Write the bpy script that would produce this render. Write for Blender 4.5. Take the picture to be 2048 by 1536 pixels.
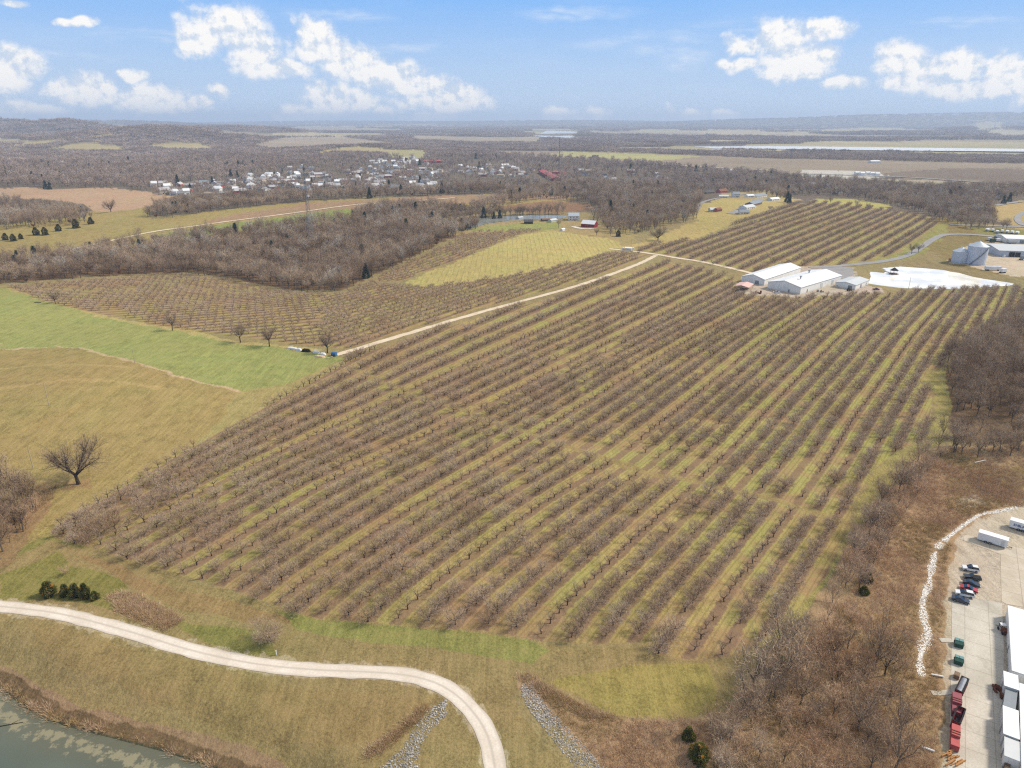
import bpy, math, random
import numpy as np
from mathutils import Vector

# ------------------------------------------------------------------ camera, sky, sun
CAMH = 120.0
FPX = 1400.0                                   # focal length in pixels of the 2048 wide photograph
PITCH = math.atan(528.0 / FPX)
CP, SP = math.cos(PITCH), math.sin(PITCH)
SUN_EL, SUN_AZ = math.radians(42), math.radians(78)   # azimuth clockwise from +Y (the view)
scene = bpy.context.scene
for o in list(bpy.data.objects):
    bpy.data.objects.remove(o)
cam_d = bpy.data.cameras.new('camera'); cam = bpy.data.objects.new('camera', cam_d)
scene.collection.objects.link(cam); scene.camera = cam
cam.location = (0, 0, CAMH); cam.rotation_euler = (math.pi / 2 - PITCH, 0, 0)
cam_d.sensor_width = 36.0; cam_d.lens = FPX / 2048 * 36.0
cam_d.clip_start = 1.0; cam_d.clip_end = 90000.0

sun_d = bpy.data.lights.new('sun', 'SUN'); sun = bpy.data.objects.new('sun', sun_d)
scene.collection.objects.link(sun)
sun_d.energy = 2.6; sun_d.angle = math.radians(9); sun_d.color = (1.0, 0.92, 0.80)
sd = Vector((math.sin(SUN_AZ) * math.cos(SUN_EL), math.cos(SUN_AZ) * math.cos(SUN_EL), math.sin(SUN_EL)))
sun.rotation_euler = sd.to_track_quat('Z', 'Y').to_euler()
scene.view_settings.view_transform = 'Standard'; scene.view_settings.look = 'None'
scene.view_settings.exposure = 0.95; scene.view_settings.gamma = 1.0
scene.view_settings.use_curve_mapping = False
scene.render.engine = 'CYCLES'
cy = scene.cycles
cy.max_bounces = 4; cy.diffuse_bounces = 2; cy.glossy_bounces = 2; cy.transparent_max_bounces = 6
cy.volume_bounces = 0; cy.use_denoising = False; cy.filter_width = 1.25; cy.sample_clamp_indirect = 4.0
cy.use_adaptive_sampling = False
cy.caustics_reflective = False; cy.caustics_refractive = False

def pix_dir(u, v):
    xc = (u - 1024) / FPX; yc = (768 - v) / FPX
    return np.array([xc, CP + yc * SP, -SP + yc * CP])

class NT:
    """small helper for node trees"""
    def __init__(s, tree): s.t = tree; s.n = tree.nodes; s.l = tree.links
    def node(s, kind, **kw):
        n = s.n.new(kind)
        for k, v in kw.items(): setattr(n, k, v)
        return n
    def put(s, sock, val):
        if val is None: return
        if hasattr(val, 'is_output') or isinstance(val, bpy.types.NodeSocket): s.l.new(val, sock)
        else: sock.default_value = val
    def math(s, op, a, b=None, c=None, clamp=False):
        n = s.node('ShaderNodeMath', operation=op); n.use_clamp = clamp
        s.put(n.inputs[0], a); s.put(n.inputs[1], b); s.put(n.inputs[2], c)
        return n.outputs[0]
    def vmath(s, op, a, b=None, c=None):
        n = s.node('ShaderNodeVectorMath', operation=op)
        s.put(n.inputs[0], a); s.put(n.inputs[1], b); s.put(n.inputs[2], c)
        return n.outputs['Value'] if op in ('LENGTH', 'DOT_PRODUCT') else n.outputs['Vector']
    def mix(s, f, a, b, kind='RGBA', blend='MIX'):
        n = s.node('ShaderNodeMix', data_type=kind)
        if kind == 'RGBA': n.blend_type = blend; i = (0, 6, 7); o = 2
        else: i = (0, 2, 3); o = 0
        s.put(n.inputs[i[0]], f); s.put(n.inputs[i[1]], a); s.put(n.inputs[i[2]], b)
        return n.outputs[o]
    def noise(s, vec, scale, detail=3, rough=0.55, dist=0.0):
        n = s.node('ShaderNodeTexNoise'); s.put(n.inputs['Vector'], vec)
        n.inputs['Scale'].default_value = scale; n.inputs['Detail'].default_value = detail
        n.inputs['Roughness'].default_value = rough; n.inputs['Distortion'].default_value = dist
        return n.outputs[0]
    def range(s, x, a, b, c=0.0, d=1.0, smooth=True):
        n = s.node('ShaderNodeMapRange'); n.interpolation_type = 'SMOOTHSTEP' if smooth else 'LINEAR'
        s.put(n.inputs[0], x); s.put(n.inputs[1], a); s.put(n.inputs[2], b); s.put(n.inputs[3], c); s.put(n.inputs[4], d)
        return n.outputs[0]
    def mapping(s, vec, scale=(1, 1, 1), rot=(0, 0, 0), loc=(0, 0, 0)):
        n = s.node('ShaderNodeMapping'); s.put(n.inputs[0], vec)
        n.inputs['Scale'].default_value = scale; n.inputs['Rotation'].default_value = rot; n.inputs['Location'].default_value = loc
        return n.outputs[0]

# cumulus clouds as bearings and half sizes (in the photograph's pixels, turned into angles)
CLOUDS = [(455,55,72,40),(400,80,42,28),(500,98,52,42),(560,138,58,16),(630,60,33,26),(640,95,52,28),(700,122,62,28),(760,146,78,26),
 (830,168,62,20),(690,203,62,23),(638,180,16,18),(890,206,82,16),(915,190,45,18),(862,233,46,9),(602,230,50,16),(770,222,22,12),
 (40,128,48,28),(5,150,50,34),(60,222,72,16),(5,225,60,22),(160,180,62,28),(216,182,18,20),(305,200,60,26),(365,214,50,12),
 (405,203,14,10),(438,180,16,16),(270,152,24,12),(160,44,32,8),(20,2,30,9),(1558,80,58,34),(1590,112,66,38),(1492,90,34,18),
 (1650,60,50,20),(1645,112,28,22),(1590,140,60,16),(1690,165,38,12),(1480,128,36,12),(1800,118,46,30),(1845,140,62,28),(1920,132,52,28),
 (2020,142,58,32),(1950,180,120,18),(1830,168,56,18),(2060,170,50,30),(1122,229,34,14),(1188,228,30,13),(1385,230,30,9),(1450,231,25,9),
 (1338,220,10,13),(-120,120,90,50),(-260,190,90,40),(2200,110,90,50),(2330,190,110,35),(2110,200,70,20)]
CIRRUS = [(1290,86,190,26),(1370,110,60,40),(660,30,150,14),(820,94,90,12),(1150,28,150,20),(1500,50,160,14),(330,70,200,16),(1950,40,140,14),(120,110,160,14)]
def azel(u, v):
    d = pix_dir(u, v); return math.degrees(math.atan2(d[0], d[1])), math.degrees(math.asin(d[2] / np.linalg.norm(d)))

world = bpy.data.worlds.new('World'); scene.world = world; world.use_nodes = True
w = NT(world.node_tree); w.n.clear()
sky = w.node('ShaderNodeTexSky', sky_type='NISHITA'); sky.sun_disc = False
sky.sun_elevation = SUN_EL; sky.sun_rotation = SUN_AZ
sky.altitude = 200; sky.air_density = 1.0; sky.dust_density = 0.6; sky.ozone_density = 1.6
gen = w.node('ShaderNodeTexCoord').outputs['Generated']
nrm = w.vmath('NORMALIZE', gen)
sx = w.node('ShaderNodeSeparateXYZ'); w.l.new(nrm, sx.inputs[0])
az = w.math('MULTIPLY', w.math('ARCTAN2', sx.outputs[0], sx.outputs[1]), 57.2958)
el = w.math('MULTIPLY', w.math('ARCSINE', sx.outputs[2]), 57.2958)
cb = w.node('ShaderNodeCombineXYZ'); w.l.new(az, cb.inputs[0]); w.l.new(el, cb.inputs[1])
# a light warp makes the billows uneven
wn = w.node('ShaderNodeTexNoise'); w.l.new(cb.outputs[0], wn.inputs['Vector']); wn.inputs['Scale'].default_value = 0.55; wn.inputs['Detail'].default_value = 2
wv = w.vmath('MULTIPLY_ADD', wn.outputs['Color'], (1.6, 1.0, 0), (-0.8, -0.5, 0))
ae = w.vmath('ADD', cb.outputs[0], wv)
def field(lst):
    acc = None
    for u, v, ru, rv in lst:
        a, e = azel(u, v); a2, _ = azel(u + ru, v); _, e2 = azel(u, v - rv)
        iw, ih = 1 / abs(a2 - a), 1 / abs(e2 - e)
        L = w.vmath('LENGTH', w.vmath('MULTIPLY_ADD', ae, (iw, ih, 0), (-a * iw, -e * ih, 0)))
        acc = L if acc is None else w.math('MINIMUM', acc, L)
    return acc
fc = field(CLOUDS)
n1 = w.noise(cb.outputs[0], 0.55, 7, 0.62)
n2 = w.noise(w.vmath('ADD', cb.outputs[0], (0.25, 0.45, 0)), 0.55, 7, 0.62)
dens = w.math('ADD', w.math('SUBTRACT', 1.48, fc), w.math('MULTIPLY', w.math('SUBTRACT', n1, 0.5), 1.9))
alpha = w.range(dens, -0.05, 0.8)
lit = w.math('ADD', w.math('MULTIPLY', w.math('SUBTRACT', n1, n2), 7.0), 0.6)
lit = w.math('ADD', lit, w.math('MULTIPLY', w.math('SUBTRACT', dens, 0.5), 0.5), clamp=True)
ccol = w.mix(lit, (3.4, 3.9, 4.6, 1), (5.4, 5.3, 5.15, 1))
fr = field(CIRRUS)
nc = w.noise(w.mapping(cb.outputs[0], (0.16, 0.9, 1), (0, 0, 0.16)), 1.0, 6, 0.6, 0.4)
ci = w.math('MULTIPLY', w.range(fr, 1.15, 0.1), w.range(nc, 0.36, 0.72))
veil = w.math('MULTIPLY', w.range(w.noise(w.mapping(cb.outputs[0], (0.07, 0.35, 1)), 1.0, 5, 0.6), 0.45, 0.8), 0.16)
ci = w.math('ADD', w.math('MULTIPLY', ci, 0.8), veil, clamp=True)
tint = w.mix(1.0, sky.outputs[0], (0.98, 1.04, 1.12, 1), blend='MULTIPLY')
low = w.range(el, 14.0, -1.0, 0.93, 0.98)
tint = w.mix(low, tint, w.mix(w.range(el, 0.0, 13.0), (2.7, 3.5, 4.6, 1), (0.5, 2.15, 5.1, 1)))
# sky above the frame whitened, an addition for softer, neutral fill light
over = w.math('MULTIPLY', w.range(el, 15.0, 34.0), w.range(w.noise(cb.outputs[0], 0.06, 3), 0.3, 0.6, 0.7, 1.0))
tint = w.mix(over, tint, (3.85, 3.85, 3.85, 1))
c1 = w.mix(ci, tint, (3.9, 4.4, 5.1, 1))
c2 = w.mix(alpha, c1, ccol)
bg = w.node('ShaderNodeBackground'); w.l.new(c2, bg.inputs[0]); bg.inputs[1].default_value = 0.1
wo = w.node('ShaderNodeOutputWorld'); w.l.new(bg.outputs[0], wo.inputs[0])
world.cycles.sampling_method = 'MANUAL'; world.cycles.sample_map_resolution = 512

# ------------------------------------------------------------------ helpers
R = random.Random(7); NR = np.random.default_rng(11)
def srgb(c, k=0.70):
    o = []
    for x in c:
        x /= 255.0
        o.append(k * (x / 12.92 if x <= 0.04045 else ((x + 0.055) / 1.055) ** 2.4))
    return np.array(o)

def project(x, y, z):
    d = y * CP + (CAMH - z) * SP
    up = y * SP + (z - CAMH) * CP
    d = np.where(d < 1.0, 1.0, d)
    return 1024 + FPX * x / d, 768 - FPX * up / d

def flat(u, v):
    d = pix_dir(u, v); t = CAMH / -d[2]; return d[0] * t, d[1] * t

def smooth(t): t = np.clip(t, 0, 1); return t * t * (3 - 2 * t)

# relief: gentle bumps placed where the land rises and falls
BUMPS = [(560, 525, -13, 230, 110), (1690, 440, 12, 190, 170), (1480, 640, 5, 130, 70), (120, 790, 6, 70, 60),
         (980, 520, 7, 150, 110), (1120, 440, -4, 160, 90), (1960, 1250, -6, 45, 75), (300, 440, 7, 260, 160), (700, 395, 9, 380, 170),
         (60, 430, -8, 120, 90), (1450, 410, 4, 130, 120), (700, 300, 20, 350, 350), (330, 288, 26, 330, 500), (120, 288, 22, 350, 480)]
HB = []
for u, v, h, a, b in BUMPS:
    X, Y = flat(u, v); HB.append((X, Y, h, a, b))
# far hills: bearing(px), distance, height, widths
for u, r, h, a, b in [(-250, 6500, 100, 1500, 700), (60, 6400, 78, 700, 500), (-600, 6000, 100, 1500, 800), (205, 5600, 90, 260, 350), (135, 5700, 76, 260, 350),
                      (330, 4300, 52, 420, 360), (420, 4000, 40, 420, 300), (10, 4300, 34, 420, 400), (480, 6200, 60, 700, 500),
                      (1500, 15500, 105, 3000, 1800), (1800, 14500, 140, 2600, 1700), (2150, 14000, 170, 3000, 1800), (2500, 14000, 165, 3500, 1800), (1150, 19000, 100, 4000, 1800),
                      (700, 21000, 85, 4500, 2000), (1960, 8500, 45, 900, 500), (250, 12000, 110, 1800, 900)]:
    HB.append(((u - 1024) / FPX * r, r, h, a, b))

def inpoly(u, v, poly):
    u = np.asarray(u, float); v = np.asarray(v, float)
    ins = np.zeros(u.shape, bool); n = len(poly)
    for i in range(n):
        x1, y1 = poly[i]; x2, y2 = poly[(i + 1) % n]
        if y1 == y2: continue
        c = ((y1 > v) != (y2 > v)) & (u < (x2 - x1) * (v - y1) / (y2 - y1) + x1)
        ins ^= c
    return ins
def polydist(x, y, P, closed=True):
    d = np.full(np.shape(x), 1e9); n = len(P)
    for i in range(n if closed else n - 1):
        ax, ay = P[i]; bx, by = P[(i + 1) % n]
        dx, dy = bx - ax, by - ay; L2 = dx * dx + dy * dy + 1e-9
        t = np.clip(((x - ax) * dx + (y - ay) * dy) / L2, 0, 1)
        d = np.minimum(d, np.hypot(x - ax - t * dx, y - ay - t * dy))
    return d

def H0(x, y):
    z = np.zeros(np.shape(x))
    for X, Y, h, a, b in HB:
        z = z + h * np.exp(-((x - X) / a) ** 2 - ((y - Y) / b) ** 2)
    r = np.hypot(x, y)
    z = z + 0.5 * np.sin(x / 37.0 + 1.3) * np.cos(y / 53.0) * np.clip(r / 300, 0, 1) + np.clip((r - 1500) / 4000, 0, 1) * 5 * np.sin(x / 410.0 + np.sin(y / 700.0)) * np.cos(y / 530.0)
    return z

def march(u, v, HF):
    d = pix_dir(u, v); t = np.geomspace(80, 60000, 900)
    x, y, z = d[0] * t, d[1] * t, CAMH + d[2] * t
    g = z - HF(x, y)
    k = np.argmax(g < 0)
    if g[k] >= 0: k = len(t) - 1
    a, b = t[max(k - 1, 0)], t[k]
    for _ in range(14):
        m = (a + b) / 2
        if CAMH + d[2] * m - float(HF(np.array([d[0] * m]), np.array([d[1] * m]))[0]) < 0: b = m
        else: a = m
    return d[0] * b, d[1] * b

# level pads: ponds and yards
POND_NEAR = [(-700, 1180), (-300, 1260), (0, 1372), (60, 1418), (130, 1448), (230, 1474), (330, 1500), (430, 1532), (560, 1590), (600, 1700), (500, 1900), (-900, 1900)]
POND_FAR = [(1704, 561), (1712, 546), (1740, 543), (1768, 546), (1772, 540), (1764, 536), (1800, 533), (1870, 538), (1950, 549), (2000, 558), (2034, 567), (2020, 571), (1960, 575), (1890, 578), (1800, 576), (1740, 571)]
POND_MID = [(862, 452), (890, 446), (925, 441), (960, 436), (1010, 431), (1060, 430), (1105, 430), (1135, 432), (1125, 437), (1070, 440), (1020, 441), (975, 447), (935, 458), (890, 463)]
YARD = [(1472, 590), (1486, 556), (1530, 540), (1640, 530), (1704, 534), (1708, 548), (1700, 566), (1760, 576), (1775, 583), (1680, 588), (1600, 596), (1520, 590)]
LOT = [(2500, 960), (2048, 1008), (1985, 1030), (1912, 1062), (1893, 1150), (1884, 1300), (1890, 1420), (1878, 1536), (1860, 1800), (2900, 1800), (2900, 960)]
SILO = [(1898, 522), (1915, 500), (1960, 485), (2048, 484), (2200, 490), (2200, 560), (2060, 556), (1990, 546)]
PADS = []
for nm, poly, L, mg in [('near', POND_NEAR, -3.6, 14), ('far', POND_FAR, None, 22), ('mid', POND_MID, None, 20), ('yard', YARD, None, 22), ('lot', LOT, -5.0, 30), ('silo', SILO, None, 30)]:
    if L is None:
        cu = sum(p[0] for p in poly) / len(poly); cv = sum(p[1] for p in poly) / len(poly)
        X, Y = march(cu, cv, H0); L = float(H0(np.array([X]), np.array([Y]))[0])
        if nm == 'far': L -= 1.0
    W = []
    for u, v in poly:
        d = pix_dir(u, v); t = (CAMH - L) / -d[2]; W.append((d[0] * t, d[1] * t))
    sink = 0.5 if nm in ('near', 'far', 'mid') else 0.0
    W_ = np.array(W); PADS.append((nm, W, L, mg, sink, (W_[:, 0].min() - mg, W_[:, 0].max() + mg, W_[:, 1].min() - mg, W_[:, 1].max() + mg)))
PAD = {p[0]: p for p in PADS}

def H(x, y):
    x = np.asarray(x, float); y = np.asarray(y, float)
    z = H0(x, y)
    for nm, W, L, mg, sink, bb in PADS:
        m = (x > bb[0]) & (x < bb[1]) & (y > bb[2]) & (y < bb[3])
        if not m.any(): continue
        xs, ys = x[m], y[m]
        ins = inpoly(xs, ys, W); d = polydist(xs, ys, W)
        zz = z[m]
        wgt = smooth(d / mg)
        out = L * (1 - wgt) + zz * wgt + (0 if sink == 0 else 0.35 * np.exp(-((d - 3) / 3) ** 2))
        zi = L - sink * np.clip(d / 1.5, 0, 1)
        z[m] = np.where(ins, zi, out)
    return z
def Hs(x, y): return float(H(np.array([x]), np.array([y]))[0])
def px(u, v): return march(u, v, H)
def pxz(u, v, dz=0.0):
    x, y = px(u, v); return Vector((x, y, Hs(x, y) + dz))
def sheet_dz(x, y): r = np.hypot(x, y); return 0.05 + 0.35 * (r / 1000.0) ** 2

def vnoise(x, y, s, seed=0):
    """value noise on arrays, 0..1"""
    X = np.asarray(x) / s; Y = np.asarray(y) / s
    xi = np.floor(X).astype(np.int64); yi = np.floor(Y).astype(np.int64); fx = X - xi; fy = Y - yi
    fx = fx * fx * (3 - 2 * fx); fy = fy * fy * (3 - 2 * fy)
    def h(a, b):
        n = (a * 374761393 + b * 668265263 + seed * 2147483647) & 0x7fffffff
        n = ((n ^ (n >> 13)) * 1274126177) & 0x7fffffff
        return ((n ^ (n >> 16)) & 0xffff) / 65535.0
    return (h(xi, yi) * (1 - fx) + h(xi + 1, yi) * fx) * (1 - fy) + (h(xi, yi + 1) * (1 - fx) + h(xi + 1, yi + 1) * fx) * fy

MATS = {}
def mesh_from(name, verts, faces, mats=(), face_mat=None, smooth_=False):
    me = bpy.data.meshes.new(name)
    if isinstance(verts, np.ndarray) and isinstance(faces, np.ndarray):
        nv, nf, k = len(verts), len(faces), faces.shape[1]
        me.vertices.add(nv); me.vertices.foreach_set('co', verts.astype(np.float32).ravel())
        me.loops.add(nf * k); me.loops.foreach_set('vertex_index', faces.astype(np.int32).ravel())
        me.polygons.add(nf); me.polygons.foreach_set('loop_start', np.arange(0, nf * k, k, dtype=np.int32))
        try: me.polygons.foreach_set('loop_total', np.full(nf, k, np.int32))
        except Exception: pass
    else:
        me.from_pydata([tuple(v) for v in verts], [], [tuple(f) for f in faces])
    for m in mats: me.materials.append(m)
    if face_mat is not None: me.polygons.foreach_set('material_index', np.array(face_mat, np.int32))
    if smooth_: me.polygons.foreach_set('use_smooth', np.ones(len(me.polygons), bool))
    me.update(calc_edges=True)
    return me
def link(name, data, parent=None, loc=None, label=None, cat=None, group=None, kind=None, rz=None):
    o = bpy.data.objects.new(name, data); scene.collection.objects.link(o)
    if loc is not None: o.location = loc
    if rz is not None: o.rotation_euler = (0, 0, rz)
    if parent is not None: o.parent = parent
    if label: o['label'] = label
    if cat: o['category'] = cat
    if group: o['group'] = group
    if kind: o['kind'] = kind
    return o

class MB:
    """collects simple solids into one mesh"""
    def __init__(s): s.v = []; s.f = []; s.m = []
    def add(s, vs, fs, mi=0):
        b = len(s.v); s.v += [tuple(v) for v in vs]; s.f += [tuple(i + b for i in f) for f in fs]; s.m += [mi] * len(fs)
    def box(s, x0, x1, y0, y1, z0, z1, mi=0, taper=0.0):
        t = taper
        s.add([(x0, y0, z0), (x1, y0, z0), (x1, y1, z0), (x0, y1, z0), (x0 + t, y0 + t, z1), (x1 - t, y0 + t, z1), (x1 - t, y1 - t, z1), (x0 + t, y1 - t, z1)],
              [(0, 3, 2, 1), (4, 5, 6, 7), (0, 1, 5, 4), (1, 2, 6, 5), (2, 3, 7, 6), (3, 0, 4, 7)], mi)
    def tube(s, a, b, r0, r1=None, n=6, mi=0, cap=True):
        r1 = r0 if r1 is None else r1
        a = Vector(a); b = Vector(b); d = (b - a).normalized()
        q = d.orthogonal().normalized(); p = d.cross(q)
        vs = []
        for c, r in ((a, r0), (b, r1)):
            for i in range(n):
                t = 2 * math.pi * i / n; vs.append(c + (q * math.cos(t) + p * math.sin(t)) * r)
        fs = [(i, (i + 1) % n, n + (i + 1) % n, n + i) for i in range(n)]
        if cap: fs += [tuple(range(n - 1, -1, -1)), tuple(range(n, 2 * n))]
        s.add(vs, fs, mi)
    def prism(s, prof, y0, y1, mi=0):
        """profile in x,z swept along y"""
        n = len(prof); vs = [(x, y0, z) for x, z in prof] + [(x, y1, z) for x, z in prof]
        s.add(vs, [(i, (i + 1) % n, n + (i + 1) % n, n + i) for i in range(n)] + [tuple(range(n - 1, -1, -1)), tuple(range(n, 2 * n))], mi)
    def mesh(s, name, mats, smooth_=False): return mesh_from(name, s.v, s.f, mats, s.m, smooth_)
    def build(s, name, mats, parent=None, **kw):
        if not isinstance(mats, (list, tuple)): mats = [mats]
        return link(name, s.mesh(name, mats), parent, **kw)

# ------------------------------------------------------------------ materials
def new_mat(name):
    m = bpy.data.materials.new(name); m.use_nodes = True; t = NT(m.node_tree); t.n.clear()
    out = t.node('ShaderNodeOutputMaterial'); b = t.node('ShaderNodeBsdfPrincipled'); t.l.new(b.outputs[0], out.inputs[0])
    b.inputs['Roughness'].default_value = 0.9; b.inputs['Specular IOR Level'].default_value = 0.15
    MATS[name] = m
    return m, t, b
def simple(name, rgb, rough=0.7, k=0.62, var=0.12, scale=1.5, metal=0.0, spec=0.3, bump=0.0, rand=0.0):
    m, t, b = new_mat(name); c = srgb(rgb, k)
    pos = t.node('ShaderNodeNewGeometry').outputs['Position']
    n = t.noise(pos, scale, 4, 0.6)
    f = t.range(n, 0.25, 0.75, 1 - var, 1 + var, smooth=False)
    if rand:
        oi = t.node('ShaderNodeObjectInfo')
        f = t.math('MULTIPLY', f, t.range(oi.outputs['Random'], 0, 1, 1 - rand, 1 + rand, smooth=False))
    col = t.node('ShaderNodeCombineColor'); t.l.new(t.math('MULTIPLY', f, float(c[0])), col.inputs[0]); t.l.new(t.math('MULTIPLY', f, float(c[1])), col.inputs[1]); t.l.new(t.math('MULTIPLY', f, float(c[2])), col.inputs[2])
    t.l.new(col.outputs[0], b.inputs['Base Color'])
    b.inputs['Roughness'].default_value = rough; b.inputs['Metallic'].default_value = metal; b.inputs['Specular IOR Level'].default_value = spec
    if bump:
        bp = t.node('ShaderNodeBump'); bp.inputs['Strength'].default_value = bump; bp.inputs['Distance'].default_value = 0.1; t.l.new(n, bp.inputs['Height']); t.l.new(bp.outputs[0], b.inputs['Normal'])
    return m
def foliage(name, a, b_, k=0.62, scale=0.05, c_=None):
    """twigs or needles: two tones mixed by tree and by place, a third tone at random"""
    m, t, b = new_mat(name)
    pos = t.node('ShaderNodeNewGeometry').outputs['Position']; oi = t.node('ShaderNodeObjectInfo')
    f = t.math('ADD', t.math('MULTIPLY', oi.outputs['Random'], 0.55), t.math('MULTIPLY', t.range(t.noise(pos, scale, 3), 0.3, 0.7), 0.45))
    col = t.mix(f, (*srgb(a, k), 1), (*srgb(b_, k), 1))
    if c_ is not None:
        col = t.mix(t.range(t.noise(pos, 0.9, 2), 0.55, 0.68), col, (*srgb(c_, k), 1))
    t.l.new(col, b.inputs['Base Color']); b.inputs['Specular IOR Level'].default_value = 0.1
    return m

twig_orch = foliage('orchard_twigs', (162, 134, 108), (206, 184, 160), 0.84, 0.03)
bark_orch = foliage('orchard_bark', (66, 56, 50), (96, 82, 72), 0.5, 0.1)
twig_wood = foliage('wood_twigs', (132, 106, 82), (208, 184, 156), 0.84, 0.012)
pale_twigs = foliage('pale_twigs', (196, 182, 162), (214, 200, 182), 0.8, 0.1)
twig_thicket = foliage('thicket_twigs', (170, 134, 102), (212, 182, 150), 0.92, 0.05)
far_twigs = foliage('far_twigs', (136, 114, 98), (196, 176, 158), 0.95, 0.004)
bark_wood = foliage('wood_bark', (110, 98, 88), (160, 148, 134), 0.5, 0.05)
twig_brown = foliage('brown_leaves', (160, 110, 76), (150, 120, 100), 0.6, 0.05)
cedar_mat = foliage('cedar_needles', (76, 84, 42), (104, 104, 54), 1.0, 0.4, (186, 134, 60))
ever_mat = foliage('evergreen_needles', (74, 90, 66), (96, 108, 82), 0.75, 0.2)
brush_mat = foliage('brush_stems', (192, 156, 120), (222, 192, 160), 0.84, 0.06)
grass_mat = foliage('dry_grass_stems', (206, 180, 130), (186, 156, 112), 0.75, 0.08)
rock_mat = simple('rock', (186, 180, 172), 0.9, 0.62, 0.35, 3.0, rand=0.4)
white_metal = simple('white_metal', (236, 236, 234), 0.45, 0.85, 0.06, 0.25)
pale_metal = simple('pale_metal_siding', (214, 216, 214), 0.5, 0.75, 0.06, 0.3)
grey_metal = simple('grey_metal', (150, 156, 160), 0.45, 0.7, 0.08, 0.8)
galv = simple('galvanised_steel', (200, 208, 216), 0.35, 0.8, 0.08, 0.5, metal=0.35)
dark_steel = simple('dark_steel', (70, 72, 76), 0.5, 0.6, 0.1, 1)
tower_steel = simple('tower_steel', (150, 154, 158), 0.5, 0.6, 0.1, 1)
red_paint = simple('red_paint', (150, 36, 34), 0.55, 0.7, 0.15, 1.2)
faded_red = simple('faded_red_paint', (198, 96, 92), 0.6, 0.7, 0.12, 1.2)
maroon = simple('maroon_paint', (160, 84, 92), 0.6, 0.7, 0.12, 1.2)
green_paint = simple('dark_green_paint', (18, 78, 66), 0.45, 0.7, 0.12, 2)
green_lid = simple('pale_green_lid', (120, 160, 158), 0.4, 0.7, 0.08, 2)
black = simple('black_rubber', (26, 26, 28), 0.8, 0.8, 0.1, 3)
rusty = simple('rusty_steel', (120, 66, 40), 0.85, 0.7, 0.3, 2.5)
wood_pole = simple('weathered_pole_wood', (196, 180, 150), 0.85, 0.7, 0.1, 2)
plank = simple('weathered_planks', (150, 124, 100), 0.85, 0.6, 0.2, 2)
glass = simple('window_glass', (40, 48, 58), 0.1, 0.6, 0.05, 1, spec=0.8)
white_paint = simple('white_house_paint', (236, 234, 228), 0.6, 0.8, 0.04, 0.5)
shadow_in = simple('near_black_and_bay_shade', (40, 36, 34), 0.9, 0.6, 0.1, 1)  # near-black of dark things, also painted as the shade in open bays
blue_plastic = simple('blue_plastic', (70, 120, 170), 0.5, 0.7, 0.05, 1)
white_cloth = simple('white_plastic_sheeting', (232, 230, 226), 0.6, 0.8, 0.15, 1.0)
dark_roof = simple('dark_shingles', (92, 88, 90), 0.8, 0.6, 0.15, 1.5)
amber = simple('amber_brown_roof', (150, 96, 60), 0.8, 0.6, 0.1, 1.5)
pink_roof = simple('faded_pink_metal_roof', (232, 190, 178), 0.6, 0.75, 0.06, 1)
lettering = simple('blue_lettering', (60, 86, 150), 0.5, 0.7, 0.02, 1)
orange_mat = simple('rusty_orange_planks', (196, 140, 84), 0.8, 0.7, 0.2, 2)

def _lotang():
    q = []
    for u, v in ((1896, 1536), (1904, 1191)):
        d = pix_dir(u, v); t = (CAMH + 5.0) / -d[2]; q.append((d[0] * t, d[1] * t))
    return math.atan2(q[1][1] - q[0][1], q[1][0] - q[0][0])
LOT_ANG = _lotang()
def sheet_mat(name, rgb, rgb2, scale, rough=0.9, k=0.62, bump=0.2, tracks=False, joints=0):
    m, t, b = new_mat(name)
    pos = t.node('ShaderNodeNewGeometry').outputs['Position']
    f = t.range(t.noise(pos, scale, 6, 0.65), 0.3, 0.7)
    col = t.mix(f, (*srgb(rgb, k), 1), (*srgb(rgb2, k), 1))
    fine = t.noise(pos, 2.2, 3, 0.7)
    col = t.mix(t.range(fine, 0.3, 0.7, 0.0, 0.35), col, (*srgb([c * 0.8 for c in rgb2], k), 1))
    if tracks:
        uv = t.node('ShaderNodeUVMap').outputs[0]; s = t.node('ShaderNodeSeparateXYZ'); t.l.new(uv, s.inputs[0])
        a = t.math('ABSOLUTE', t.math('SUBTRACT', t.math('ABSOLUTE', t.math('SUBTRACT', s.outputs[0], 0.5)), 0.0))
        mid = t.range(a, 0.12, 0.0); edge = t.range(a, 0.33, 0.5)
        col = t.mix(t.math('MULTIPLY', t.math('MAXIMUM', mid, edge), 0.7), col, (*srgb([c * 0.84 for c in rgb2], k), 1))
    if joints:
        sp = t.node('ShaderNodeSeparateXYZ'); t.l.new(t.mapping(pos, (1, 1, 1), (0, 0, math.pi / 2 - LOT_ANG)), sp.inputs[0]); jl = None
        for ax in (0, 1):
            q = t.range(t.math('ABSOLUTE', t.math('SUBTRACT', t.math('FRACT', t.math('DIVIDE', sp.outputs[ax], joints)), 0.5)), 0.018, 0.008)
            jl = q if jl is None else t.math('MAXIMUM', jl, q)
        col = t.mix(t.math('MULTIPLY', jl, 0.45), col, (*srgb((120, 112, 100), k), 1))
        st = t.range(t.noise(t.mapping(pos, (0.22, 0.07, 1), (0, 0, 0.3)), 1.0, 5, 0.7), 0.52, 0.72)
        col = t.mix(t.math('MULTIPLY', st, 0.4), col, (*srgb((138, 130, 120), k), 1))
    t.l.new(col, b.inputs['Base Color']); b.inputs['Roughness'].default_value = rough
    bp = t.node('ShaderNodeBump'); bp.inputs['Strength'].default_value = bump; bp.inputs['Distance'].default_value = 0.08; t.l.new(fine, bp.inputs['Height']); t.l.new(bp.outputs[0], b.inputs['Normal'])
    return m
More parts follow.
